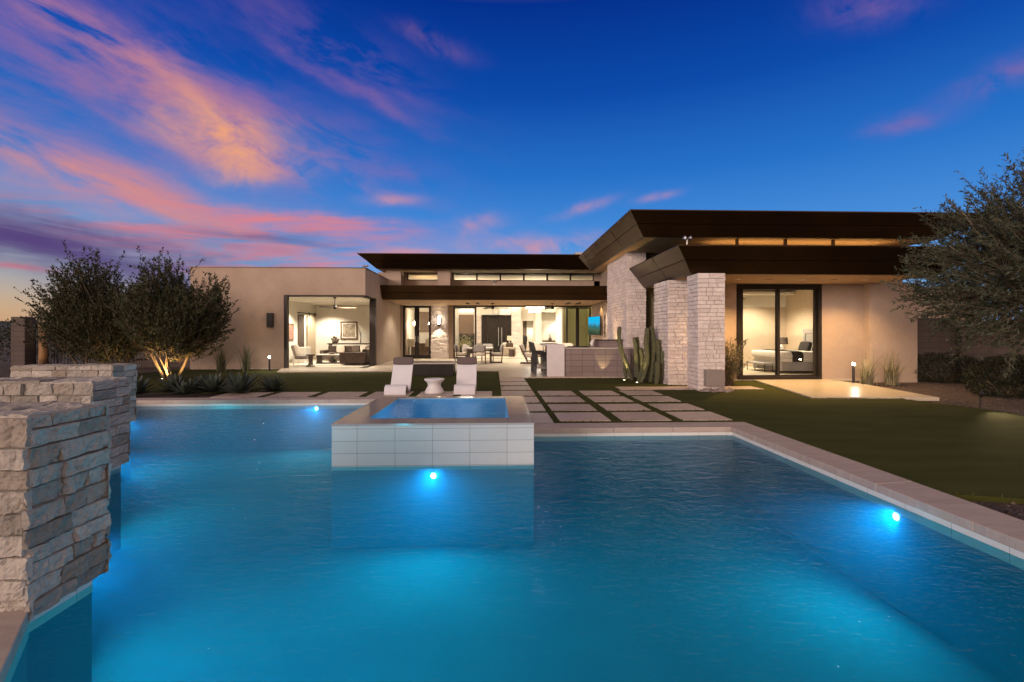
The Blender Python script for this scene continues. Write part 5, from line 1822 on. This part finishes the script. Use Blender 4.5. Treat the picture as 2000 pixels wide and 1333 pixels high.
def curve(p0, d0, L, n, rnd, wander=.25, up=0.0):
    pts = [Vector(p0)]
    d = Vector(d0).normalized()
    for i in range(n):
        d = (d + Vector((rnd.gauss(0, wander), rnd.gauss(0, wander), rnd.gauss(0, wander) + up)) * .35).normalized()
        pts.append(pts[-1] + d * (L / n))
    return pts


def branchy_tree(name, base, label, cat, trunks, crown_c, crown_r, n_twigs, twig_L, leaf_l, leaf_w, per_twig, mat_leaf, seed, flow=(0, 0, 1), flow_w=.6, group=None, trunk_r=.05, tall=None, keep=None):
    """Multi-stemmed tree: stems > limbs > leafy twigs that follow an outward and upward flow."""
    rnd = random.Random(seed)
    e_ = empty(name, base, label, cat, group)
    C, Rr = Vector(crown_c), Vector(crown_r)
    tm, lm = MB(), MB()
    tips = []
    for (bx_, by_, tx, ty, tz, r) in trunks:
        p0, p1 = Vector((bx_, by_, base[2] - .03)), Vector((tx, ty, tz))
        mid = p0.lerp(p1, .5) + Vector((rnd.uniform(-.06, .06), rnd.uniform(-.06, .06), .0))
        pts = [p0, p0.lerp(mid, .5) + Vector((rnd.uniform(-.03, .03), rnd.uniform(-.03, .03), 0)), mid, mid.lerp(p1, .5), p1]
        tm.tube(pts, [r, r * .85, r * .72, r * .62, r * .5], 9)
        tips.append((p1, r * .5))
    flow = Vector(flow)
    # limbs spread through the crown
    nodes = []
    for p1, r in tips:
        for k in range(7):
            a = rnd.uniform(0, 6.28)
            tgt = C + Vector((Rr.x * math.cos(a) * rnd.uniform(.2, .75), Rr.y * math.sin(a) * rnd.uniform(.2, .75), Rr.z * rnd.uniform(-.5, .6)))
            d = tgt - p1
            pts = curve(p1, d + Vector((0, 0, d.length * .2)), d.length, 5, rnd, .14)
            tm.tube(pts, [r * .7 * (1 - .8 * i / 5) + .004 for i in range(6)], 6, cap=False)
            nodes += pts[1:]
    for k in range(n_twigs):
        # a twig starts from inside and reaches for the envelope
        u = Vector((rnd.gauss(0, 1), rnd.gauss(0, 1), rnd.gauss(0, 1))).normalized()
        q = rnd.random() ** .5
        st_ = C + Vector((u.x * Rr.x, u.y * Rr.y, u.z * Rr.z)) * q * .80
        if tall:
            st_.z += tall(st_) * rnd.random()
        if keep and not keep(st_): continue
        nb = min(nodes, key=lambda t: (t - st_).length_squared) if nodes else st_
        d = (Vector((u.x * Rr.x, u.y * Rr.y, u.z * Rr.z)).normalized() * (1 - flow_w) + flow * flow_w + Vector((rnd.gauss(0, .25), rnd.gauss(0, .25), rnd.gauss(0, .2))))
        L = twig_L * rnd.uniform(.55, 1.25)
        pts = curve(st_, d, L, 5, rnd, .3)
        if k % 3 == 0:
            tm.tube([nb, nb.lerp(st_, .5), st_], [.011, .009, .006], 4, cap=False)
        tm.tube(pts, [.006, .005, .004, .0035, .003, .0015], 4, cap=False)
        for j in range(per_twig):
            t = rnd.random() ** .8 * 5
            i = min(int(t), 4)
            p = pts[i].lerp(pts[i + 1], t - i)
            ax = (pts[i + 1] - pts[i]).normalized()
            s = ax.cross(Vector((rnd.gauss(0, 1), rnd.gauss(0, 1), rnd.gauss(0, 1))))
            if s.length < 1e-3: continue
            leaf(lm, p, ax * rnd.uniform(.5, 1.0) + s.normalized() * rnd.uniform(.5, .95), leaf_l * rnd.uniform(.6, 1.2), leaf_w * rnd.uniform(.7, 1.2), rnd)
    tm.build('trunk', M['bark'], e_, smooth=True)
    lm.build('crown', mat_leaf, e_)
    return e_


# left pair of multi-stemmed trees
branchy_tree('shrubby_tree', (-10.7, 16.3, -.03), 'multi-trunked bushy tree with uplit trunks against the living wing', 'tree',
             [(-10.75, 16.2, -11.25, 16.1, 1.0, .045), (-10.68, 16.3, -10.85, 16.4, 1.15, .05), (-10.6, 16.2, -10.6, 16.0, 1.2, .055), (-10.5, 16.35, -10.15, 16.5, 1.1, .05), (-10.45, 16.25, -9.95, 16.2, 1.0, .04), (-10.72, 16.12, -11.0, 15.9, .95, .03), (-10.62, 16.1, -10.45, 15.8, 1.0, .032), (-10.58, 16.05, -10.75, 15.75, .9, .028)],
             (-10.5, 16.3, 1.45), (1.65, 1.4, 1.2), 1800, .92, .10, .036, 34, M['leaf_dark'], 3, (0.06, 0, 1), .72, 'bushy trees left of the house',
             tall=lambda p: 1.35 if -11.0 < p.x < -10.6 else (1.0 if -9.6 < p.x < -9.1 else (.6 if p.x < -11.3 else .0)))
branchy_tree('shrubby_tree', (-14.2, 17.4, -.03), 'multi-trunked bushy tree farther left, taller, over the garden wall', 'tree',
             [(-14.3, 17.4, -14.9, 17.3, 1.0, .05), (-14.2, 17.4, -14.2, 17.4, 1.2, .055), (-14.1, 17.4, -13.3, 17.4, 1.0, .05)],
             (-13.6, 17.4, 1.35), (2.1, 1.5, 1.3), 2000, 1.0, .105, .038, 34, M['leaf_dark'], 8, (-0.16, 0, 1), .68, 'bushy trees left of the house',
             tall=lambda p: 1.5 if -14.3 < p.x < -13.7 else (1.25 if -15.1 < p.x < -14.7 else (.5 if p.x > -12.8 else .0)))
up = empty('tree_uplight', (-10.55, 15.6, -.05), 'warm uplight at the foot of the multi-trunked tree', 'uplight')
MB().tube([(-10.55, 15.6, -.05), (-10.55, 15.66, .06)], .05, 14).build('housing', M['black'], up)
MB().disc((-10.55, 15.668, .07), .04, (0, .3, 1), 14).build('lens', M['e_uplight'], up)
light('tree_uplight_lamp', 'SPOT', (-10.55, 15.7, .1), 200, (1.0, .60, .20), up, (-10.55, 16.35, 1.1), .04, R(110), .7)
light('tree_uplight_side', 'SPOT', (-12.6, 16.4, .1), 40, (1.0, .60, .20), up, (-13.2, 17.2, 1.3), .04, R(80), .7)

# olive tree reaching in from the right
branchy_tree('olive_tree', (12.0, 9.7, -.05), 'grey-green olive tree overhanging the right side of the lawn', 'tree',
             [(11.95, 9.7, 11.3, 9.4, 1.9, .10), (12.05, 9.75, 12.0, 9.9, 2.0, .11), (12.0, 9.6, 11.6, 9.2, 2.1, .08)],
             (11.3, 9.6, 2.95), (2.7, 1.9, 2.05), 2300, .85, .115, .026, 28, M['leaf_olive'], 17, (-.35, 0, .62), .42, keep=lambda p: p.x > 9.35 + .62 * (p.z - 2.0))

# agaves along the back coping
def make_agave(label, seed, r=.5):
    rnd = random.Random(seed)
    mb = MB()
    for k in range(34):
        a = k * 2.399963 + rnd.uniform(-.15, .15)
        el = .12 + 1.25 * (k / 34) + rnd.uniform(-.08, .08)
        L = r * rnd.uniform(.85, 1.2)
        w = .055
        c, s = math.cos(a), math.sin(a)
        prof = [(0, .7), (.25, 1.0), (.5, .95), (.75, .6), (1.0, .03)]
        vs, fs = [], []
        for t, ww in prof:
            rr = L * t * math.cos(el) + .03
            z = L * t * math.sin(el) + .03 - .10 * L * t * t * math.cos(el)
            px_, py_ = c * rr, s * rr
            hw = w * ww
            vs += [(px_ - s * hw, py_ + c * hw, z + hw * .35), (px_, py_, z - hw * .12), (px_ + s * hw, py_ - c * hw, z + hw * .35)]
        for i in range(len(prof) - 1):
            b_ = i * 3
            fs += [(b_, b_ + 1, b_ + 4, b_ + 3), (b_ + 1, b_ + 2, b_ + 5, b_ + 4)]
        mb.add(vs, fs)
    o = mb.build('agave', M['agave'], origin=(0, 0, 0), smooth=True)
    return tag(o, label, 'agave', 'agaves along the pool coping')


ag = [(-8.75, 12.15, .95, 'agave half hidden by the farthest stone pillar'), (-8.1, 12.5, 1.0, 'second agave from the pillar end of the row'), (-7.55, 12.05, .85, 'small agave at the front of the row, by the coping'),
      (-7.1, 12.45, 1.05, 'agave in the middle of the row'), (-6.35, 12.3, 1.18, 'largest agave with the widest spread of leaves'), (-5.75, 12.75, .9, 'agave nearest the pavers, at the open end of the row'), (-7.7, 12.95, .9, 'agave at the back of the row below the lit trunks')]
a0 = make_agave(ag[0][3], 2)
a0.location = (ag[0][0], ag[0][1], -.02); a0.scale = (ag[0][2],) * 3
for k, (x, y, s, lab) in enumerate(ag[1:]):
    copy_tree(a0, (x, y, -.02), 1.3 * k + .7, lab, None, s)


def grass_clump(x, y, z, h, n, spread, label, mat, seed, group, w=.012, cat='grass plant'):
    rnd = random.Random(seed)
    mb = MB()
    for k in range(n):
        a = rnd.uniform(0, 6.283)
        lean = abs(rnd.gauss(0, spread))
        L = h * rnd.uniform(.5, 1.1)
        bx_, by_ = x + rnd.gauss(0, .07), y + rnd.gauss(0, .07)
        c, s = math.cos(a), math.sin(a)
        vs, fs = [], []
        for i in range(5):
            t = i / 4
            rr = lean * L * (t ** 1.8)
            zz = z + L * t * (1 - .35 * lean * t)
            hw = w * (1 - .85 * t)
            vs += [(bx_ + c * rr - s * hw, by_ + s * rr + c * hw, zz), (bx_ + c * rr + s * hw, by_ + s * rr - c * hw, zz)]
        for i in range(4):
            fs.append((2 * i, 2 * i + 1, 2 * i + 3, 2 * i + 2))
        mb.add(vs, fs)
    o = mb.build('grass_clump', mat, origin=(x, y, z))
    return tag(o, label, cat, group)


grass_clump(11.15, 14.0, -.05, 1.05, 120, .48, 'pale grass clump beside the glowing path light', M['grass_pale'], 4, 'pale grass clumps by the bedroom wall')
grass_clump(11.95, 14.05, -.05, 1.05, 120, .48, 'pale grass clump near the far corner of the bedroom wall', M['grass_pale'], 5, 'pale grass clumps by the bedroom wall')
grass_clump(-10.75, 19.4, -.02, 1.15, 110, .42, 'dark spiky clump behind the lit tree', M['grass_dark'], 6, 'dark spiky clumps against the living wing')
grass_clump(-9.85, 19.5, -.02, 1.25, 100, .40, 'dark spiky clump closest to the glowing path light', M['grass_dark'], 7, 'dark spiky clumps against the living wing')

# cacti
def cactus_stem(mb, pts, r, seed):
    rnd = random.Random(seed)
    P_ = []
    for i in range(len(pts) - 1):
        for k in range(5):
            P_.append(Vector(pts[i]).lerp(Vector(pts[i + 1]), k / 5))
    P_.append(Vector(pts[-1]))
    # smooth
    for _ in range(2):
        P_ = [P_[0]] + [(P_[i - 1] + P_[i] * 2 + P_[i + 1]) / 4 for i in range(1, len(P_) - 1)] + [P_[-1]]
    seg = 20
    vs, fs = [], []
    L_ = sum((P_[i + 1] - P_[i]).length for i in range(len(P_) - 1))
    dd = (P_[-1] - P_[-2]).normalized()
    base_end = P_[-1]
    P_ = P_[:-1] + [base_end - dd * r * q for q in (.8, .55, .35, .18, .07, .0)]
    P_ = [p for i, p in enumerate(P_) if i == 0 or i >= len(P_) - 6 or (p - base_end).length > r * .9]
    n_ = len(P_)
    ph = rnd.uniform(0, 6)
    for i, p in enumerate(P_):
        d = (P_[min(i + 1, n_ - 1)] - P_[max(i - 1, 0)]).normalized()
        u = d.orthogonal().normalized() if i == 0 else (u - d * u.dot(d)).normalized()
        w = d.cross(u)
        t = i / (n_ - 1)
        t = 1 - sum((P_[j + 1] - P_[j]).length for j in range(i, n_ - 1)) / L_
        m_ = (1 - t) * L_
        cap = math.sqrt(max(0.0, 1 - (1 - m_ / r) ** 2)) if m_ < r else 1.0
        for k in range(seg):
            a = 2 * math.pi * k / seg
            lump = 1 + .30 * noise.noise(p * 9 + Vector((math.cos(a) * 1.3, math.sin(a) * 1.3, seed))) + .14 * noise.noise(p * 24 + Vector((math.cos(a) * 2.3, math.sin(a) * 2.3, seed))) + .10 * math.cos(5 * a + ph + 1.2 * math.sin(t * 14))
            q = r * (.92 + .16 * math.sin(t * 3)) * lump * max(cap, .04)
            vs.append(p + (u * math.cos(a) + w * math.sin(a)) * q)
    for i in range(n_ - 1):
        for k in range(seg):
            k2 = (k + 1) % seg
            fs.append((i * seg + k, i * seg + k2, (i + 1) * seg + k2, (i + 1) * seg + k))
    fs.append(tuple(range((n_ - 1) * seg, n_ * seg)))
    mb.add(vs, fs)


def cactus(base, stems, label, seed):
    e_ = empty('column_cactus', base, label, 'cactus', 'knobbly column cacti before the stone piers')
    for k, (pts, r) in enumerate(stems):
        mb = MB()
        cactus_stem(mb, pts, r, seed + k)
        mb.build('stem', M['cactus'], e_, smooth=True)
    return e_


cactus((4.42, 15.35, -.03), [([(4.46, 15.35, -.03), (4.36, 15.35, .28), (4.22, 15.34, .6), (4.08, 15.33, .95), (4.0, 15.3, 1.35), (4.02, 15.3, 1.73)], .062), ([(4.30, 15.5, -.03), (4.26, 15.5, .3), (4.24, 15.5, .62)], .05)],
       'cactus with one long arm leaning out over the barbecue counter', 20)
cactus((4.62, 15.15, -.03), [([(4.62, 15.2, -.03), (4.56, 15.2, .35), (4.54, 15.2, .75), (4.52, 15.2, 1.1), (4.46, 15.2, 1.38)], .062), ([(4.66, 15.3, .2), (4.62, 15.3, .8), (4.60, 15.3, 1.40)], .05), ([(4.55, 15.0, -.03), (4.66, 15.0, .4), (4.66, 15.0, .8), (4.62, 15.0, 1.06)], .06)],
       'three-stemmed cactus lit yellow by the uplights', 30)
cactus((4.78, 14.7, -.03), [([(4.50, 14.62, -.03), (4.62, 14.66, .25), (4.74, 14.7, .7), (4.70, 14.7, 1.2), (4.74, 14.7, 1.68)], .075), ([(4.86, 14.8, -.03), (4.92, 14.8, .5), (4.98, 14.8, 1.05), (4.93, 14.8, 1.45), (4.90, 14.8, 1.74)], .075), ([(4.78, 14.85, .1), (4.82, 14.85, .6), (4.78, 14.85, 1.02)], .07)],
       'tallest cactus clump, in front of the narrow dark window', 40)
cactus((5.02, 14.5, -.03), [([(4.86, 14.25, -.03), (4.90, 14.25, .35), (4.90, 14.25, .66)], .075), ([(4.98, 14.6, -.03), (5.06, 14.6, .5), (5.06, 14.6, 1.0), (5.02, 14.6, 1.34)], .068), ([(5.02, 14.45, -.03), (5.10, 14.45, .4), (5.14, 14.45, .75), (5.12, 14.45, .97)], .065)],
       'cactus clump nearest the middle stone pier', 50)


# twiggy shrub by the column, hedges, garden walls
def shrub(base, rad, h, n, label, seed, leaf_l, mat, group=None, twiggy=True, cat='shrub', per=9, name='desert_shrub'):
    rnd = random.Random(seed)
    e_ = empty(name, base, label, cat, group)
    tm, lm = MB(), MB()
    B = Vector(base)
    for k in range(n):
        a = rnd.uniform(0, 6.283)
        lean = rnd.random() ** .6
        d = Vector((math.cos(a) * lean * rad / h, math.sin(a) * lean * rad / h, 1)).normalized()
        L = h * rnd.uniform(.45, 1.05)
        pts = curve(B + Vector((rnd.gauss(0, rad * .12), rnd.gauss(0, rad * .12), 0)), d, L, 5, rnd, .22)
        tm.tube(pts, [.007, .006, .005, .004, .003, .002], 4, cap=False)
        for j in range(per):
            t = (.2 + .8 * rnd.random()) * 5
            i = min(int(t), 4)
            p = pts[i].lerp(pts[i + 1], t - i)
            leaf(lm, p, Vector((rnd.gauss(0, 1), rnd.gauss(0, 1), rnd.gauss(.5, .7))), leaf_l * rnd.uniform(.6, 1.2), leaf_l * .42, rnd)
    tm.build('stems', M['bark'], e_)
    lm.build('foliage', mat, e_)
    return e_


shrub((6.78, 13.75, -.03), .62, 1.45, 130, 'twiggy desert shrub between the stone column and the sliding door', 9, .07, M['leaf_shrub'], per=22)


def hedge(c, r, label, seed, n):
    rnd = random.Random(seed)
    e_ = empty('hedge_bush', (c[0], c[1], -.05), label, 'bush', 'dark rounded bushes by the garden wall')
    lm = MB()
    for k in range(n):
        u = Vector((rnd.gauss(0, 1), rnd.gauss(0, 1), rnd.gauss(0, 1))).normalized()
        q = .62 + .38 * rnd.random() ** .6
        bump_ = 1 + .16 * noise.noise(u * 3.1 + Vector((seed, 0, 0)))
        p = Vector((c[0] + u.x * r[0] * q * bump_, c[1] + u.y * r[1] * q * bump_, max(-.03, c[2] + u.z * r[2] * q * bump_)))
        leaf(lm, p, u + Vector((rnd.gauss(0, .7), rnd.gauss(0, .7), rnd.gauss(.2, .7))), rnd.uniform(.05, .085), .035, rnd)
    lm.build('foliage', M['leaf_hedge'], e_)
    tm = MB()
    for k in range(9):
        a = k * .7
        tm.tube(curve((c[0] + .1 * math.cos(a), c[1] + .1 * math.sin(a), -.05), (math.cos(a) * r[0], math.sin(a) * r[1], r[2] * 1.2), r[2] * 1.2, 4, rnd, .2), [.02, .016, .012, .008, .004], 5, cap=False)
    tm.build('stems', M['bark'], e_)


hedge((14.4, 14.9, .38), (1.1, .8, .5), 'dark rounded bush by the wall, nearer the bedroom corner', 3, 4200)
hedge((15.6, 13.9, .36), (1.0, .8, .5), 'dark rounded bush by the wall, second from the bedroom corner', 7, 3600)
hedge((12.75, 11.5, .36), (.85, .75, .55), 'dark rounded bush nearest the lawn under the olive tree', 5, 5200)
hedge((14.1, 11.3, .36), (.9, .75, .5), 'dark rounded bush at the picture edge under the olive tree', 9, 3600)

gw = empty('garden_wall', (19, 16.6, -.05), 'block garden wall behind the dark bushes', 'wall')
MB().box(13.46, 16.4, 16.5, 16.7, -.05, 2.05).build('wall_panel', M['wall_block'], gw)
MB().box(16.4, 30, 16.3, 16.5, -.05, 1.75).build('wall_panel', M['wall_block'], gw)
sd = empty('spot_fixture', (9.95, 9.5, -.04), 'small black spotlight on a stake in the gravel', 'spotlight')
MB().tube([(9.95, 9.5, -.04), (9.96, 9.5, .24)], .012, 8).build('stake', M['black'], sd)
MB().tube([(10.03, 9.56, .20), (9.94, 9.45, .29)], [.028, .04], 12).build('head', M['black'], sd)
light('stake_beam', 'SPOT', (9.93, 9.43, .30), 120, (1.0, .74, .36), sd, (8.3, 6.6, 0), .03, R(42), .9)
light('stake_lamp', 'SPOT', (10.04, 9.57, .15), 22, (1.0, .76, .42), sd, (11.0, 9.7, 2.2), .03, R(80), .6)
fl = empty('security_light', (16.0, 18.95, 4.75), 'bright security light glowing through the olive tree', 'floodlight')
MB().tube([(16.0, 18.95, -.05), (16.0, 18.95, 4.6)], .05, 10).build('pole', M['black'], fl)
MB().lathe((16.0, 18.95, 4.6), [(.05, 0), (.16, .06), (.17, .2), (.10, .28)], 16).build('globe', M['e_bulb'], fl, smooth=True)
light('security_lamp', 'POINT', (16.0, 18.6, 4.7), 60, (1, .72, .38), fl, size=.15)

light('security_beam', 'SPOT', (15.9, 18.6, 4.7), 900, (1, .74, .36), fl, (8.9, 7.4, 0), .1, R(15), .9)

# far left: block pillar, wooden post, iron fence, scrub
bp_ = MB().box(-20.1, -19.55, 20.8, 21.3, -.05, 2.2).build('block_pillar', M['wall_block'])
tag(bp_, 'square block pillar at the far left, ending the iron fence', 'pillar')
bw_ = MB().box(-18.5, -13.6, 22.6, 22.8, -.05, 1.9).build('boundary_wall', M['wall_block'])
tag(bw_, 'dark block boundary wall behind the left trees', 'wall')
wp = MB().tube([(-18.9, 20.9, -.05), (-18.88, 20.9, .8), (-18.92, 20.9, 2.0)], [.17, .15, .14], 12).build('wooden_post', M['wood_post'], smooth=True)
tag(wp, 'weathered wooden post lit orange beside the block pillar', 'post')
light('post_uplight', 'SPOT', (-18.6, 19.9, .1), 24, (1, .6, .25), None, (-18.9, 20.9, 1.2), .04, R(60), .6)
fe = empty('iron_fence', (-19.2, 21.2, -.05), 'black iron bar fence between block pillar and trees', 'fence')
mb = MB()
for k in range(34):
    x = -19.5 + k * .13
    mb.box(x - .01, x + .01, 21.2, 21.22, 0, 1.9)
mb.build('bars', M['black'], fe)
MB().box(-19.55, -15.1, 21.18, 21.24, 1.84, 1.89).build('rail', M['black'], fe)
MB().box(-19.55, -15.1, 21.18, 21.24, .1, .15).build('rail', M['black'], fe)


def far_bush(c, r, label, seed, n, ll=.16):
    rnd = random.Random(seed)
    e_ = empty('scrub_bush', (c[0], c[1], -.05), label, 'bush', 'dark desert bushes beyond the garden')
    lm = MB()
    for k in range(n):
        u = Vector((rnd.gauss(0, 1), rnd.gauss(0, 1), rnd.gauss(0, 1))).normalized()
        q = .5 + .5 * rnd.random() ** .6
        b_ = 1 + .3 * noise.noise(u * 2.4 + Vector((seed, 0, 0)))
        p = Vector((c[0] + u.x * r[0] * q * b_, c[1] + u.y * r[1] * q * b_, max(0, c[2] + u.z * r[2] * q * b_)))
        leaf(lm, p, u + Vector((rnd.gauss(0, .8), rnd.gauss(0, .8), rnd.gauss(.3, .7))), rnd.uniform(.6, 1.2) * ll, ll * .4, rnd)
    lm.build('foliage', M['leaf_dark'], e_)
    MB().tube([(c[0], c[1], -.05), (c[0], c[1], c[2])], [.12, .05], 8).build('stems', M['bark'], e_)


far_bush((-21.3, 23.5, 1.2), (2.6, 1.5, 1.1), 'dark desert bush at the left edge beyond the block pillar', 2, 2600)
far_bush((-18.2, 25.5, 1.6), (2.6, 1.6, 1.3), 'dark desert bush behind the wooden post', 4, 2600)
far_bush((-13.8, 24.5, 1.2), (2.0, 1.4, 1.2), 'dark desert bush behind the lit tree', 6, 2000)
hb = MB().box(-13.5, -10.4, 9.6, 10.1, -.05, .75)
tag(hb.build('low_wall', M['dark_steel']), 'low dark wall behind the stone pillars at the picture edge', 'wall')
